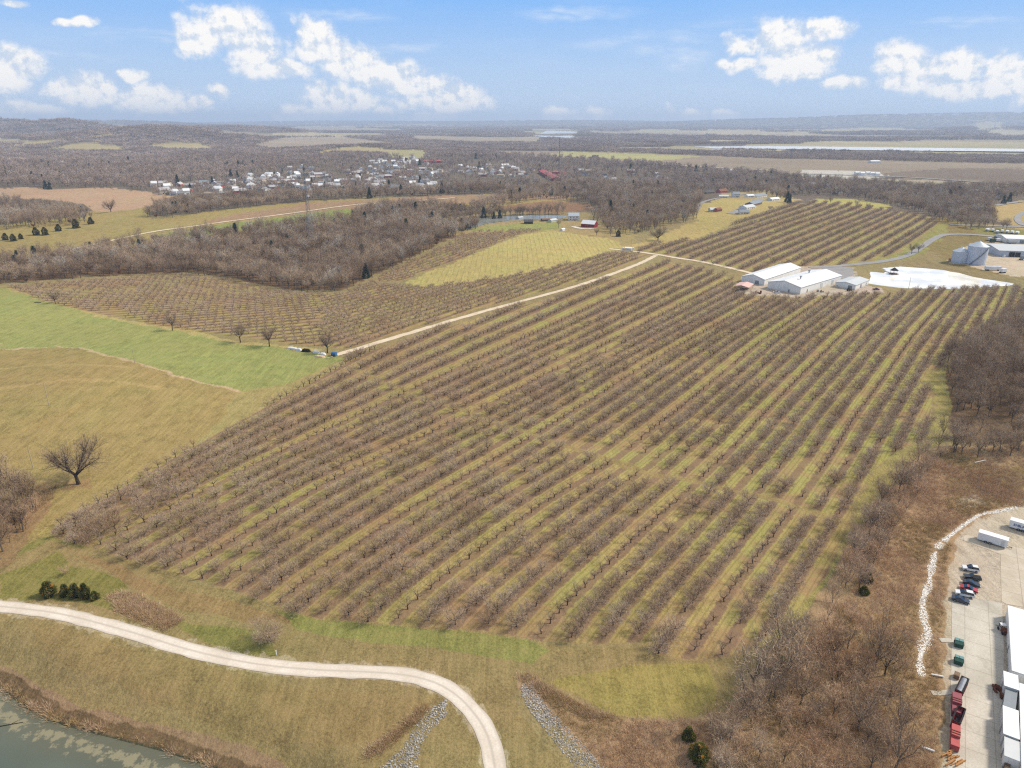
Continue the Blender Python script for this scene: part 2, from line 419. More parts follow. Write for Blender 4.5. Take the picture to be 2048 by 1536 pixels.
gravel = sheet_mat('pale_gravel', (232, 220, 204), (214, 200, 182), 0.15, k=0.86, tracks=True)
farmtrack = sheet_mat('pale_dirt_track', (226, 208, 182), (206, 184, 154), 0.15, k=0.9)
asphalt = sheet_mat('worn_asphalt', (190, 186, 182), (172, 168, 164), 0.1, k=0.6)
concrete = sheet_mat('stained_concrete', (214, 206, 192), (186, 178, 162), 0.07, k=0.85, joints=5.5)
concrete2 = sheet_mat('pale_sandy_concrete', (212, 200, 180), (190, 176, 154), 0.09, k=0.85, joints=7.0)

def water_mat(name, rgb, rough, bump, wscale, algae=False, k=0.62):
    m, t, b = new_mat(name)
    pos = t.node('ShaderNodeNewGeometry').outputs['Position']
    col = t.mix(t.range(t.noise(pos, 0.05, 3), 0.35, 0.65), (*srgb(rgb, k), 1), (*srgb([c * 1.15 for c in rgb], k), 1))
    b.inputs['Specular IOR Level'].default_value = 0.5; b.inputs['IOR'].default_value = 1.33
    ro = rough
    if algae:
        uv = t.node('ShaderNodeAttribute', attribute_name='shore'); sh = uv.outputs['Fac']
        n = t.noise(pos, 0.30, 6, 0.7)
        band = t.math('MULTIPLY', t.range(sh, 0.8, 2.6), t.range(sh, 11.0, 4.0))
        mk = t.range(t.math('ADD', n, t.math('MULTIPLY', band, 0.30)), 0.76, 0.83)
        col = t.mix(t.range(sh, 14.0, 0.0, 0.0, 0.75), col, (*srgb((120, 116, 92), k), 1))
        col = t.mix(mk, col, (*srgb((160, 152, 122), k), 1)); ro = t.mix(mk, rough, 0.9, kind='FLOAT')
    t.l.new(col, b.inputs['Base Color']); t.put(b.inputs['Roughness'], ro)
    bp = t.node('ShaderNodeBump'); bp.inputs['Strength'].default_value = bump; bp.inputs['Distance'].default_value = 0.05
    t.l.new(t.noise(t.mapping(pos, (1, 2.2, 1), (0, 0, 0.5)), wscale, 3, 0.6), bp.inputs['Height']); t.l.new(bp.outputs[0], b.inputs['Normal'])
    return m
water_near = water_mat('pond_water_green', (92, 102, 92), 0.12, 0.7, 0.9, True)
water_far = water_mat('still_pond_water', (240, 234, 220), 0.10, 0.06, 0.25, k=0.84)  # bright sky reflection put into the near-white base colour

# ------------------------------------------------------------------ orchard rows
# guide rows of the main orchard as they run over the land (photograph pixels), every fifth row is a thin pollinator row
GUIDES = {
 -33: [(500, 765), (700, 700), (960, 610), (1160, 553), (1310, 498)],
 -25: [(0, 1125), (100, 1065), (158, 1030), (350, 915), (470, 845), (560, 800), (690, 728), (850, 650), (1000, 590), (1150, 540)],
 -20: [(120, 1136), (222, 1076), (325, 1027), (529, 920), (612, 881), (783, 800), (900, 745), (1075, 665), (1235, 590)],
 -15: [(250, 1225), (360, 1150), (442, 1100), (522, 1047), (637, 975), (760, 915), (861, 868), (960, 820), (1160, 715), (1345, 620)],
 -10: [(520, 1240), (588, 1183), (632, 1148), (676, 1115), (720, 1088), (778, 1047), (866, 993), (960, 937), (1047, 886), (1200, 790), (1330, 708), (1488, 620)],
 -5: [(733, 1310), (793, 1242), (847, 1188), (907, 1142), (975, 1089), (1036, 1045), (1107, 994), (1181, 953), (1243, 910), (1420, 770), (1513, 690), (1649, 597)],
 0: [(1040, 1320), (1089, 1260), (1139, 1203), (1252, 1098), (1287, 1063), (1372, 987), (1478, 885), (1537, 819), (1571, 785), (1605, 750), (1649, 706), (1703, 653), (1776, 594)],
 5: [(1386, 1302), (1462, 1181), (1506, 1124), (1555, 1062), (1606, 990), (1656, 922), (1708, 838), (1762, 765), (1830, 668), (1906, 584)],
 10: [(1700, 1302), (1752, 1200), (1815, 1062), (1850, 970), (1880, 885), (1925, 770), (1960, 690), (2013, 575)],
 15: [(2010, 1302), (2075, 1062), (2075, 885), (2068, 770), (2080, 690), (2118, 575)]}
G2 = {0: [(1260, 535), (1330, 510), (1420, 475), (1560, 430), (1640, 402)], 6: [(1440, 560), (1540, 510), (1640, 470), (1750, 425), (1800, 405)],
      12: [(1660, 560), (1760, 505), (1830, 463), (1880, 432), (1915, 405)], 18: [(1860, 560), (1905, 505), (1950, 463), (1990, 405)]}
def make_family(G):
    ts = sorted(G); arr = []
    for t in ts:
        p = sorted(G[t], key=lambda q: q[1]); U = np.array([q[0] for q in p], float); V = np.array([q[1] for q in p], float); arr.append((U, V))
    def ev(U, V, v):
        r = np.interp(v, V, U)
        s0 = (U[1] - U[0]) / (V[1] - V[0]); s1 = (U[-1] - U[-2]) / (V[-1] - V[-2])
        r = np.where(v < V[0], U[0] + (v - V[0]) * s0, r); r = np.where(v > V[-1], U[-1] + (v - V[-1]) * s1, r)
        return r
    def smooth_ev(U, V, v):   # average a few offsets so that the guide bends smoothly
        return sum(ev(U, V, v + o) for o in (-24, -12, 0, 12, 24)) / 5
    def row_of(u, v):
        cols = [smooth_ev(U, V, v) for U, V in arr]
        t = np.full(np.shape(u), np.nan)
        t = ts[0] + (u - cols[0]) / np.maximum(cols[1] - cols[0], 8) * (ts[1] - ts[0])
        for i in range(1, len(ts) - 1):
            tt = ts[i] + (u - cols[i]) / np.maximum(cols[i + 1] - cols[i], 8) * (ts[i + 1] - ts[i])
            t = np.where(u >= cols[i], tt, t)
        return t
    def u_of(t, v):
        i = max(0, min(len(ts) - 2, int(np.searchsorted(ts, t, side='right') - 1)))
        a = smooth_ev(*arr[i], v); b = smooth_ev(*arr[i + 1], v)
        return a + (b - a) * (t - ts[i]) / (ts[i + 1] - ts[i])
    return row_of, u_of
row1, u1 = make_family(GUIDES); row2, u2 = make_family(G2)
MAIN = [(690, 728), (700, 714), (960, 634), (1160, 580), (1290, 533), (1322, 521), (1440, 548), (1476, 560), (1462, 580), (1520, 596), (1600, 602), (1640, 592), (1780, 592), (1860, 580), (2160, 574), (2160, 600), (2000, 650), (1925, 690), (1885, 735), (1860, 742), (1838, 762), (1868, 790), (1850, 880), (1800, 900), (1745, 940), (1715, 1000), (1690, 1060), (1655, 1150), (1590, 1225), (1490, 1310), (1390, 1322), (1310, 1308), (1285, 1286), (1180, 1290), (1085, 1282), (970, 1262), (850, 1258), (740, 1245), (640, 1240), (560, 1215), (470, 1182), (330, 1142), (200, 1102), (110, 1075), (100, 1060), (230, 985), (350, 914), (470, 847), (600, 777)]
FARB = [(1228, 500), (1300, 490), (1390, 478), (1450, 457), (1505, 432), (1565, 409), (1630, 405), (1700, 411), (1780, 421), (1862, 433), (1876, 446), (1850, 470), (1800, 506), (1745, 520), (1680, 530), (1600, 533), (1520, 545), (1480, 540), (1310, 505)]
LEFTA = [(18, 574), (250, 556), (380, 551), (470, 564), (560, 585), (640, 590), (640, 694), (480, 674), (345, 655), (200, 628), (100, 605)]
LEFTB = [(640, 590), (690, 587), (740, 565), (800, 572), (850, 575), (1010, 554), (1120, 532), (1225, 503), (1308, 508), (1260, 528), (1160, 562), (960, 617), (690, 698), (640, 694)]
STRIP = [(745, 562), (800, 533), (900, 488), (925, 468), (960, 463), (1085, 460), (1035, 470), (920, 518), (800, 563)]
TRACK = [(700, 735), (760, 762), (830, 790), (960, 830), (1040, 858), (1130, 890), (1230, 925), (1290, 945), (1400, 968), (1500, 990), (1560, 1003), (1620, 1022), (1700, 1050)]

def open_land(x, y):
    """fields cleared out of the distant woods"""
    r = np.hypot(x, y); a = vnoise(x * 0.55 + 900, y, 420, 91) * .55 + vnoise(x * .45, y * 1.1, 900, 92) * .45
    return (a > 0.485) & (r > 2700) & (H0(x, y) < 24)
W1G = [(-500, 574), (-200, 570), (0, 566), (100, 558), (250, 549), (380, 545), (470, 557), (540, 572), (600, 580), (690, 579), (730, 558), (800, 527), (880, 487), (915, 474), (895, 464), (880, 452), (850, 440), (800, 428), (730, 432), (690, 445), (500, 466), (330, 484), (180, 506), (0, 530), (-500, 547)]
W2G = [(1894, 790), (1890, 740), (1908, 700), (1960, 672), (2010, 642), (2048, 620), (2250, 602), (2500, 700), (2400, 905), (2048, 905), (1960, 900), (1900, 860)]
# ------------------------------------------------------------------ ground
def build_ground():
    core = np.radians(np.arange(-45, 45.01, 0.088)); side = np.radians(np.concatenate([np.arange(-180, -45, 5.0), ]))
    ang = np.concatenate([side, core, np.radians(np.arange(50, 180, 5.0))])
    rad = [2.0, 20, 40, 60, 80, 90]; r = 90.0
    while r < 26000:
        r += max(0.55, r * r / 98000.0) if r < 9000 else r * 0.09; rad.append(r)
    rad = np.array(rad); A, Rr = np.meshgrid(ang, rad)
    x = (Rr * np.sin(A)).ravel(); y = (Rr * np.cos(A)).ravel()
    z = H(x, y); nr, na = len(rad), len(ang)
    idx = np.arange(nr * na).reshape(nr, na)
    a = idx[:-1, :]; b = idx[1:, :]
    f = np.stack([a, np.roll(a, -1, 1), np.roll(b, -1, 1), b], -1).reshape(-1, 4)
    f = f[:, ::-1]
    V = np.stack([x, y, z], 1)
    # natural, slightly uneven field edges
    rr = np.hypot(x, y)
    amp = np.clip(rr * 0.006, 0.7, 30)
    wx = x + (vnoise(x, y, 5, 1) - .5) * 1.6 * amp + (vnoise(x, y, 23, 2) - .5) * 1.5 * amp
    wy = y + (vnoise(x, y, 5, 3) - .5) * 1.6 * amp + (vnoise(x, y, 23, 4) - .5) * 1.5 * amp
    front = y > 30
    u, v = project(wx, wy, z); u0, v0 = project(x, y, z)
    u = np.where(front, u, -9999); u0 = np.where(front, u0, -9999)
    col = np.tile(srgb((160, 144, 102)), (len(x), 1))
    # default by distance: woodland floor beyond the fields
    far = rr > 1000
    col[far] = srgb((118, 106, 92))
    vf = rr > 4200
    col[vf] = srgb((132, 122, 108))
    ol = open_land(x, y); fc_ = vnoise(x, y, 700, 95)[:, None]; col[ol] = (srgb((196, 180, 150)) * fc_ + srgb((176, 168, 124)) * (1 - fc_))[ol]
    def paint(poly, c, k=0.70):
        m = inpoly(u, v, poly) & front
        col[m] = srgb(c, k); return m
    P = paint
    # --- far distance
    TAN = (176, 160, 140); STRAW = (188, 172, 126)
    for poly, c in [
        ([(560,256),(712,253),(720,258),(600,262)], TAN), ([(557,276),(700,275),(790,286),(790,290),(660,292),(545,299),(500,292)], TAN),
        ([(817,271),(1090,276),(1080,287),(830,282)], TAN), ([(440,262),(560,268),(550,272),(440,270)], TAN),
        ([(626,310),(650,299),(712,292),(795,300),(802,309),(720,304),(670,304),(635,312)], STRAW),
        ([(770,302),(830,298),(862,306),(850,316),(800,318),(775,312)], (176,168,120)),
        ([(22,293),(60,284),(125,279),(115,289),(20,297)], STRAW), ([(100,296),(170,283),(262,294),(250,299),(175,301)], STRAW),
        ([(278,294),(325,286),(400,287),(430,295),(420,301),(325,299)], STRAW), ([(242,301),(318,309),(314,312),(242,306)], STRAW),
        ([(376,315),(475,310),(478,314),(380,319)], STRAW), ([(88,267),(112,265),(112,273),(92,272)], STRAW), ([(180,273),(235,266),(232,270),(185,278)], STRAW),
        ([(1160,263),(1400,266),(1425,274),(1180,270)], (170,156,142)), ([(1640,259),(1780,256),(1900,262),(1640,266)], STRAW),
        ([(1540,269),(1900,272),(1750,278),(1540,276)], (170,156,142)), ([(1700,279),(2200,280),(2200,287),(1900,284)], (172,158,136)),
        ([(1930,249),(2000,245),(2010,256),(1960,262)], STRAW), ([(1400,280),(1510,281),(1510,286),(1420,288)], (190,180,150)),
        ([(1000,301),(1184,303),(1360,308),(1536,316),(2400,330),(2400,384),(2048,376),(1800,356),(1600,348),(1420,338),(1290,327),(1000,309)], (160,144,124)),
        ([(1075,310),(1139,303),(1200,305),(1409,312),(1324,321),(1180,316)], (182,176,120)),
        ([(1700,352),(1900,336),(2400,340),(2400,368),(2048,366),(1860,356)], (138,122,106)),
        ([(1560,352),(1900,362),(2400,384),(2400,396),(2048,386),(1850,378),(1700,368),(1600,360)], (188,176,150)),
        # --- left middle distance
        ([(-600,520),(-600,440),(0,450),(185,422),(290,413),(300,438),(440,420),(512,413),(640,401),(760,394),(1020,388),(1100,384),(1150,395),(1100,420),(900,418),(800,420),(690,432),(512,452),(300,476),(180,500),(100,516),(0,545),(-300,560)], (170,152,98)),
        ([(-600,375),(0,377),(50,374),(97,379),(215,375),(250,378),(292,384),(357,394),(345,401),(287,415),(250,420),(220,424),(185,422),(160,407),(105,400),(45,398),(0,400),(-600,400)], (192,160,130)),
        ([(395,446),(450,432),(512,423),(620,406),(880,391),(1024,389),(1150,386),(1130,400),(1024,400),(860,412),(780,414),(700,420),(512,436),(440,446)], (172,142,112)),
        ([(300,472),(420,452),(512,441),(690,417),(730,422),(690,446),(512,456),(400,474)], (150,160,88)),
        ([(1000,412),(1100,402),(1180,408),(1190,420),(1100,426),(1020,424)], (150,116,88)),
        (W1G, (122,98,76)), (W2G, (128,104,80)),
        # barn farm and meadows
        ([(880,470),(930,458),(1010,446),(1140,440),(1250,452),(1280,470),(1260,492),(1200,492),(1090,464),(960,466)], (172,152,104)),
        ([(930,458),(1040,446),(1130,446),(1120,458),(1080,462),(960,464)], (156,156,92)),
        ([(798,571),(920,519),(1040,470),(1105,461),(1222,478),(1252,492),(1225,502),(1120,531),(1010,553),(900,568),(850,574)], (192,176,112)),
        ([(1225,499),(1300,478),(1395,440),(1395,415),(1440,393),(1560,388),(1600,400),(1560,411),(1500,433),(1445,458),(1385,480),(1300,492)], (192,172,110)),
        ([(1630,398),(1700,398),(1780,410),(1775,424),(1700,412),(1635,408)], (182,172,100)),
        ([(1870,430),(1960,455),(2200,470),(2200,560),(1990,550),(1900,530),(1870,505),(1850,500),(1880,470)], (150,132,84)),
        ([(1745,520),(1800,506),(1850,470),(1876,446),(1900,448),(1890,470),(1850,500),(1830,515),(1770,524)], (160,156,90)),
        ([(1980,410),(2060,400),(2300,400),(2300,470),(2050,462),(1990,440)], (188,164,112)),
        ([(1940,455),(2100,462),(2100,474),(1960,468)], (150,146,84)),
        # wheat field and pasture on the left
        ([(-700,545),(-300,556),(0,574),(100,606),(200,630),(345,658),(480,686),(560,697),(640,706),(690,716),(640,745),(560,770),(478,784),(380,758),(290,728),(215,708),(160,697),(0,699),(-700,695)], (160,162,98)),
        ([(-700,696),(0,700),(160,698),(215,709),(290,729),(380,759),(478,785),(420,865),(330,925),(230,985),(130,1050),(100,1075),(0,1130),(-700,1150)], (170,150,98)),
        ([(60,1085),(140,1060),(200,1104),(120,1150),(0,1180),(0,1120)], (146,140,84)),
    ]: P(poly, c)
    # faint contour bands in the pasture, dry fence line between pasture and wheat
    for line, c, wd in [([(0, 699), (100, 695), (160, 697), (215, 708), (290, 729), (380, 759), (478, 785)], (200, 176, 138), 1.1),
                        ([(-100, 745), (60, 733), (140, 729), (260, 735)], (182, 160, 108), 1.6), ([(-100, 790), (60, 768), (150, 759), (240, 765), (330, 780)], (184, 160, 108), 1.8),
                        ([(0, 690), (-700, 690)], (200, 176, 138), 1.2), ([(60, 860), (160, 810), (250, 770)], (176, 152, 98), 2.0),
                        ([(100, 1066), (230, 988), (350, 917), (478, 845), (600, 780), (690, 726)], (176, 160, 100), 2.2),
                        ([(20, 577), (200, 631), (345, 657), (480, 685), (640, 700)], (186, 168, 112), 2.5)]:
        W = [px(*p) for p in line]
        d = polydist(wx, wy, W, closed=False); m = (d < wd) & front; col[m] = srgb(c)
    # --- foreground grass south of the orchard, road verges, banks
    for poly, c in [
        ([(-900,1140),(0,1130),(110,1076),(200,1103),(330,1143),(470,1184),(560,1218),(640,1243),(740,1250),(850,1262),(970,1266),(1085,1286),(1180,1294),(1285,1290),(1310,1312),(1390,1326),(1490,1314),(1560,1280),(1500,1360),(1440,1425),(1330,1440),(1230,1430),(1120,1380),(1060,1350),(1030,1365),(1040,1420),(1150,1560),(1250,1900),(-900,1900)], (158,140,96)),
        ([(0,1150),(120,1100),(150,1130),(240,1160),(330,1230),(180,1210),(0,1195)], (140,134,76)),
        ([(150,1105),(240,1135),(330,1170),(500,1210),(620,1250),(500,1245),(360,1215),(240,1160)], (158,132,92)),
        ([(560,1222),(740,1252),(900,1262),(1060,1280),(1095,1300),(1060,1330),(900,1300),(700,1280),(600,1260)], (148,146,86)),
        ([(330,1240),(520,1260),(560,1310),(460,1310)], (140,134,78)),
        ([(60,1240),(240,1290),(420,1340),(620,1380),(800,1390),(870,1400),(800,1470),(640,1500),(480,1480),(340,1420),(180,1350),(60,1290)], (156,136,92)),
        ([(1100,1360),(1240,1330),(1420,1330),(1440,1420),(1330,1438),(1230,1428),(1130,1380)], (162,148,88)),
        ([(-700,1180),(0,1330),(70,1370),(160,1410),(300,1450),(460,1480),(560,1520),(640,1600),(700,1900),(560,1700),(430,1536),(330,1504),(230,1478),(130,1452),(60,1422),(0,1376),(-700,1200)], (160,134,104)),
        ([(478,784),(560,770),(640,742),(700,716),(690,730),(600,780),(470,848),(350,916),(420,860)], (172,158,104)),
        ([(1840,760),(1895,730),(1900,880),(1800,965),(1720,1030),(1690,1085),(1650,1180),(1560,1290),(1490,1320),(1590,1225),(1655,1150),(1690,1060),(1715,1000),(1745,940),(1800,900),(1850,880),(1868,790)], (168,156,98)),
        # brush slope on the right
        ([(2500,860),(2048,880),(1900,890),(1840,900),(1800,950),(1730,1030),(1690,1090),(1660,1170),(1600,1250),(1520,1330),(1450,1425),(1330,1442),(1230,1434),(1120,1386),(1060,1352),(1032,1352),(1030,1372),(1110,1440),(1210,1540),(1300,1900),(1880,1900),(1878,1536),(1888,1420),(1884,1300),(1893,1150),(1912,1062),(1985,1030),(2048,1006),(2500,950)], (178,150,116)),
        ([(1735,1250),(1790,1210),(1800,1290),(1780,1310),(1745,1290)], (178,148,100)),
        ([(1880,960),(1960,950),(2048,930),(2048,985),(1990,1005),(1920,1000)], (146,122,84)),
        ([(1915,1000),(1960,990),(1975,1010),(1935,1020)], (196,180,156)),
        ([(0,1020),(90,960),(100,1010),(60,1080),(20,1130),(-200,1200),(-400,1100)], (162,134,98)),
        ([(130,962),(185,958),(180,978),(120,980)], (172,142,100)),
    ]: P(poly, c)
    # lot, yards
    P(LOT, (200,186,164)); P([(p[0] + (14 if p[0] < 2100 else 0), p[1]) for p in LOT], (204,192,172))
    P(YARD, (196,180,164)); P(SILO, (214,196,172)); P([(1440,388),(1560,378),(1560,392),(1480,400)], (178,160,116))
    P([(1610,340),(1760,344),(1775,352),(1740,358),(1600,356)], (206,200,190))
    RW_ = [px(*q) for q in [(-160, 1200), (0, 1213), (120, 1228), (250, 1261), (380, 1300), (500, 1326), (620, 1339), (780, 1347), (860, 1362), (912, 1390), (952, 1432), (976, 1475), (990, 1536), (1000, 1640)]]
    d = polydist(x, y, RW_, closed=False); m = (d < 2.0 + 1.3 * vnoise(x, y, 1.3, 61) * vnoise(x, y, 7, 62) * 2) & front; col[m] = srgb((184, 168, 134))
    # wet dark edge of the near pond
    W = PAD['near'][1]; d = polydist(x, y, W); ins = inpoly(x, y, W); m = (~ins) & (d < 2.2 + 1.5 * vnoise(x, y, 3, 9)); col[m] = srgb((120, 100, 74))
    col[ins] = srgb((80, 84, 66))
    # orchard lanes
    orch = np.zeros(len(x)); rowc = np.zeros(len(x))
    m = inpoly(u0, v0, MAIN) & front; orch[m] = 1; rowc[m] = row1(u0[m], v0[m])
    m2 = inpoly(u0, v0, FARB) & front; orch[m2] = 1; rowc[m2] = row2(u0[m2], v0[m2])
    m3 = (inpoly(u0, v0, LEFTA)) & front; ca, sa = math.cos(-0.35), math.sin(-0.35)
    orch[m3] = 1; rowc[m3] = (x * sa + y * ca)[m3] / 7.6
    m4 = (inpoly(u0, v0, LEFTB) | inpoly(u0, v0, STRIP)) & front; cb_, sb_ = math.cos(1.0), math.sin(1.0)
    orch[m4] = 1; rowc[m4] = (x * -sb_ + y * cb_)[m4] / 7.6
    om = orch > 0
    base = np.where((vnoise(x, y, 60, 5) > 0.5)[:, None], srgb((184, 166, 108)), srgb((176, 152, 104)))
    rightness = smooth((u0 - 900) / 900.0)[:, None] * smooth((1150 - v0) / 300)[:, None]
    base = base * (1 - rightness) + srgb((178, 172, 104)) * rightness
    col[om] = base[om]
    TW = [px(*p) for p in TRACK]; d = polydist(wx, wy, TW, closed=False); tr = (d < 1.7) & front
    col[tr] = srgb((168, 148, 98)); orch[tr] = 0.3
    me = mesh_from('ground', V, f, smooth_=True)
    ca_ = me.color_attributes.new('Col', 'FLOAT_COLOR', 'POINT')
    ca_.data.foreach_set('color', np.concatenate([col, np.ones((len(x), 1))], 1).astype(np.float32).ravel())
    for nm, arr in (('orch', orch), ('row', rowc)):
        at = me.attributes.new(nm, 'FLOAT', 'POINT'); at.data.foreach_set('value', arr.astype(np.float32))
    m, t, b = new_mat('ground_cover')
    pos = t.node('ShaderNodeNewGeometry').outputs['Position']
    cn = t.node('ShaderNodeAttribute', attribute_name='Col').outputs['Color']
    orc = t.node('ShaderNodeAttribute', attribute_name='orch').outputs['Fac']
    row = t.node('ShaderNodeAttribute', attribute_name='row').outputs['Fac']
    big = t.noise(pos, 0.018, 4, 0.6); mid = t.noise(pos, 0.16, 5, 0.68); fine = t.noise(pos, 1.3, 4, 0.7); vfar = t.noise(pos, 0.0022, 5, 0.65)
    streak = t.noise(t.mapping(pos, (0.5, 0.06, 1), (0, 0, 0.9)), 1.0, 4, 0.65)
    grain = t.noise(pos, 3.2, 3, 0.75)
    val = t.math('ADD', t.range(mid, 0.3, 0.7, 0.78, 1.22, False), t.range(fine, 0.3, 0.7, -0.24, 0.24, False))
    val = t.math('ADD', val, t.range(grain, 0.3, 0.7, -0.28, 0.28, False))
    val = t.math('MULTIPLY', val, t.range(streak, 0.3, 0.7, 0.86, 1.14, False))
    drill = t.noise(t.mapping(pos, (1.6, 0.05, 1), (0, 0, 1.15)), 1.0, 3, 0.6); val = t.math('MULTIPLY', val, t.range(drill, 0.3, 0.7, 0.9, 1.1, False))
    val = t.math('MULTIPLY', val, t.range(vfar, 0.3, 0.7, 0.85, 1.15, False))
    c = t.mix(1.0, cn, val, blend='MULTIPLY')
    g = t.mix(t.range(big, 0.38, 0.66), (1.04, 0.99, 0.96, 1), (0.95, 1.01, 0.9, 1)); c = t.mix(0.8, c, g, blend='MULTIPLY')
    brown = t.range(t.math('ADD', t.math('MULTIPLY', mid, 0.6), t.math('MULTIPLY', fine, 0.4)), 0.5, 0.62)
    c = t.mix(t.math('MULTIPLY', brown, 0.3), c, (*srgb((146, 118, 88)), 1))
    # orchard: mulch strip under each row, grass lane with wheel tracks between
    wob = t.math('MULTIPLY', t.math('SUBTRACT', t.noise(pos, 0.5, 3, 0.7), 0.5), 0.32)
    fr_ = t.math('ABSOLUTE', t.math('SUBTRACT', t.math('FRACT', t.math('ADD', row, 0.5)), 0.5))   # 0 at the row, 0.5 mid lane
    strip = t.range(t.math('ADD', fr_, wob), 0.27, 0.17)
    wide = t.range(t.noise(pos, 0.03, 3, 0.6), 0.35, 0.65)
    mul = t.mix(t.range(mid, 0.35, 0.65), (*srgb((122, 96, 76)), 1), (*srgb((152, 122, 98)), 1))
    mul = t.mix(t.range(fine, 0.3, 0.7), mul, (*srgb((148, 122, 98)), 1))
    lane = t.mix(t.range(big, 0.36, 0.7, 0, .7), c, (*srgb((170, 166, 96)), 1))
    lane = t.mix(t.math('MULTIPLY', t.range(t.noise(pos, 0.045, 5, 0.7), 0.44, 0.64), 0.85), lane, (*srgb((176, 142, 108)), 1))
    wt = t.range(t.math('ABSOLUTE', t.math('SUBTRACT', fr_, 0.37)), 0.05, 0.02)
    lane = t.mix(t.math('MULTIPLY', wt, 0.35), lane, (*srgb((128, 112, 62)), 1))
    oc = t.mix(t.math('MULTIPLY', strip, t.range(wide, 0, 1, 0.75, 0.98, False)), lane, mul)
    sand = t.range(t.noise(pos, 0.11, 4, 0.6), 0.68, 0.74)
    oc = t.mix(t.math('MULTIPLY', sand, t.math('MULTIPLY', strip, 0.7)), oc, (*srgb((200, 176, 148)), 1))
    c = t.mix(orc, c, oc)
    t.l.new(c, b.inputs['Base Color']); b.inputs['Specular IOR Level'].default_value = 0.05; b.inputs['Roughness'].default_value = 1.0
    bp = t.node('ShaderNodeBump'); bp.inputs['Strength'].default_value = 0.8; bp.inputs['Distance'].default_value = 0.6
    t.l.new(t.math('ADD', t.math('MULTIPLY', fine, 0.5), mid), bp.inputs['Height']); t.l.new(bp.outputs[0], b.inputs['Normal'])
    me.materials.append(m)
    o = link('ground', me, kind='structure'); o['label'] = 'rolling farmland of grass, pasture and ploughed fields'
build_ground()

# ------------------------------------------------------------------ roads and sheets
def catmull(P, step):
    P = [np.array(p, float) for p in P]; P = [2 * P[0] - P[1]] + P + [2 * P[-1] - P[-2]]; out = []
    for i in range(1, len(P) - 2):
        n = max(2, int(np.linalg.norm(P[i + 1] - P[i]) / step))
        for k in range(n):
            t = k / n; p0, p1, p2, p3 = P[i - 1:i + 3]
            out.append(0.5 * (2 * p1 + (p2 - p0) * t + (2 * p0 - 5 * p1 + 4 * p2 - p3) * t * t + (3 * p1 - p0 - 3 * p2 + p3) * t ** 3))
    out.append(P[-2]); return np.array(out)
def ribbon(name, pts, width, mat, step=2.0, cols=7, wob=0.25, lift=1.0, pixels=True, label=None):
    C = catmull([px(*p) for p in pts] if pixels else pts, step); T = np.gradient(C, axis=0); T /= np.linalg.norm(T, axis=1)[:, None] + 1e-9
    N = np.stack([T[:, 1], -T[:, 0]], 1); n = len(C)
    s = np.linspace(-0.5, 0.5, cols); V = []; UV = []
    for j, sj in enumerate(s):
        e = (vnoise(C[:, 0] + 50 * j, C[:, 1], 3.0, 21) - 0.5) * wob if abs(sj) == 0.5 else 0
        q = C + N * (sj * width + np.sign(sj) * e)[:, None] if abs(sj) == 0.5 else C + N * sj * width
        V.append(q); UV.append(np.full(n, sj + 0.5))
    V = np.stack(V, 1).reshape(-1, 2)
    z = H(V[:, 0], V[:, 1]) + sheet_dz(V[:, 0], V[:, 1]) * lift
    idx = np.arange(n * cols).reshape(n, cols)
    f = np.stack([idx[:-1, :-1], idx[:-1, 1:], idx[1:, 1:], idx[1:, :-1]], -1).reshape(-1, 4)
    me = mesh_from(name, np.column_stack([V, z]), f[:, ::-1], [mat], smooth_=True)
    uv = me.uv_layers.new(name='UVMap'); U = np.stack(UV, 1).ravel()
    li = f[:, ::-1].ravel(); uv.data.foreach_set('uv', np.column_stack([U[li], np.zeros(len(li))]).astype(np.float32).ravel())
    o = link(name, me, kind='structure')
    if label: o['label'] = label
    return o
ribbon('road', [(-420, 1200), (-160, 1200), (0, 1213), (120, 1228), (250, 1261), (380, 1300), (500, 1326), (620, 1339), (780, 1347), (860, 1362), (912, 1390), (952, 1432), (976, 1475), (990, 1536), (1000, 1640), (1000, 1800)], 4.3, gravel, 1.2, 9, 0.5, label='pale curving gravel road below the orchard')
ribbon('path', [(672, 710), (720, 696), (760, 684), (860, 654), (960, 625), (1060, 598), (1160, 570), (1230, 546), (1280, 527), (1312, 511)], 4.6, farmtrack, 3, 5, 1.0, label='pale dirt track between orchard blocks')
ribbon('path', [(1218, 498), (1260, 502), (1312, 509), (1360, 517), (1400, 523), (1450, 534), (1505, 547)], 5.5, farmtrack, 3, 5, 1.0, label='pale dirt track from the white tanks to the warehouse')
ribbon('road', [(1620, 536), (1690, 531), (1770, 522), (1815, 511), (1845, 493), (1868, 478), (1890, 470), (1930, 469), (2000, 474), (2100, 480), (2250, 490)], 7.0, asphalt, 4, 5, 0.6, label='grey lane climbing behind the far pond')
ribbon('road', [(1500, 345), (1640, 349), (1760, 353), (1900, 361), (2048, 371), (2200, 382)], 14, asphalt, 20, 3, 1.0, label='straight highway across the river plain')
ribbon('road', [(1290, 327), (1380, 333), (1470, 338), (1560, 343)], 12, farmtrack, 20, 3, 1.0, label='pale lane at the edge of the river plain')
ribbon('path', [(120, 503), (180, 491), (300, 465), (400, 451), (512, 436), (700, 411), (820, 403), (910, 396)], 5.0, farmtrack, 6, 3, 1.0, label='pale track across the fields beyond the wood')
ribbon('road', [(1395, 418), (1405, 405), (1440, 396), (1470, 391), (1500, 388)], 7, asphalt, 5, 3, 0.5, label='lane into the housing estate')
ribbon('road', [(1462, 428), (1475, 424), (1498, 411), (1525, 398)], 16, asphalt, 5, 3, 0.5, label='short estate street between the ranch houses')
ribbon('road', [(1990, 412), (2010, 408), (2060, 402), (2150, 398)], 9, asphalt, 5, 3, 0.5, label='curving street at the far right')
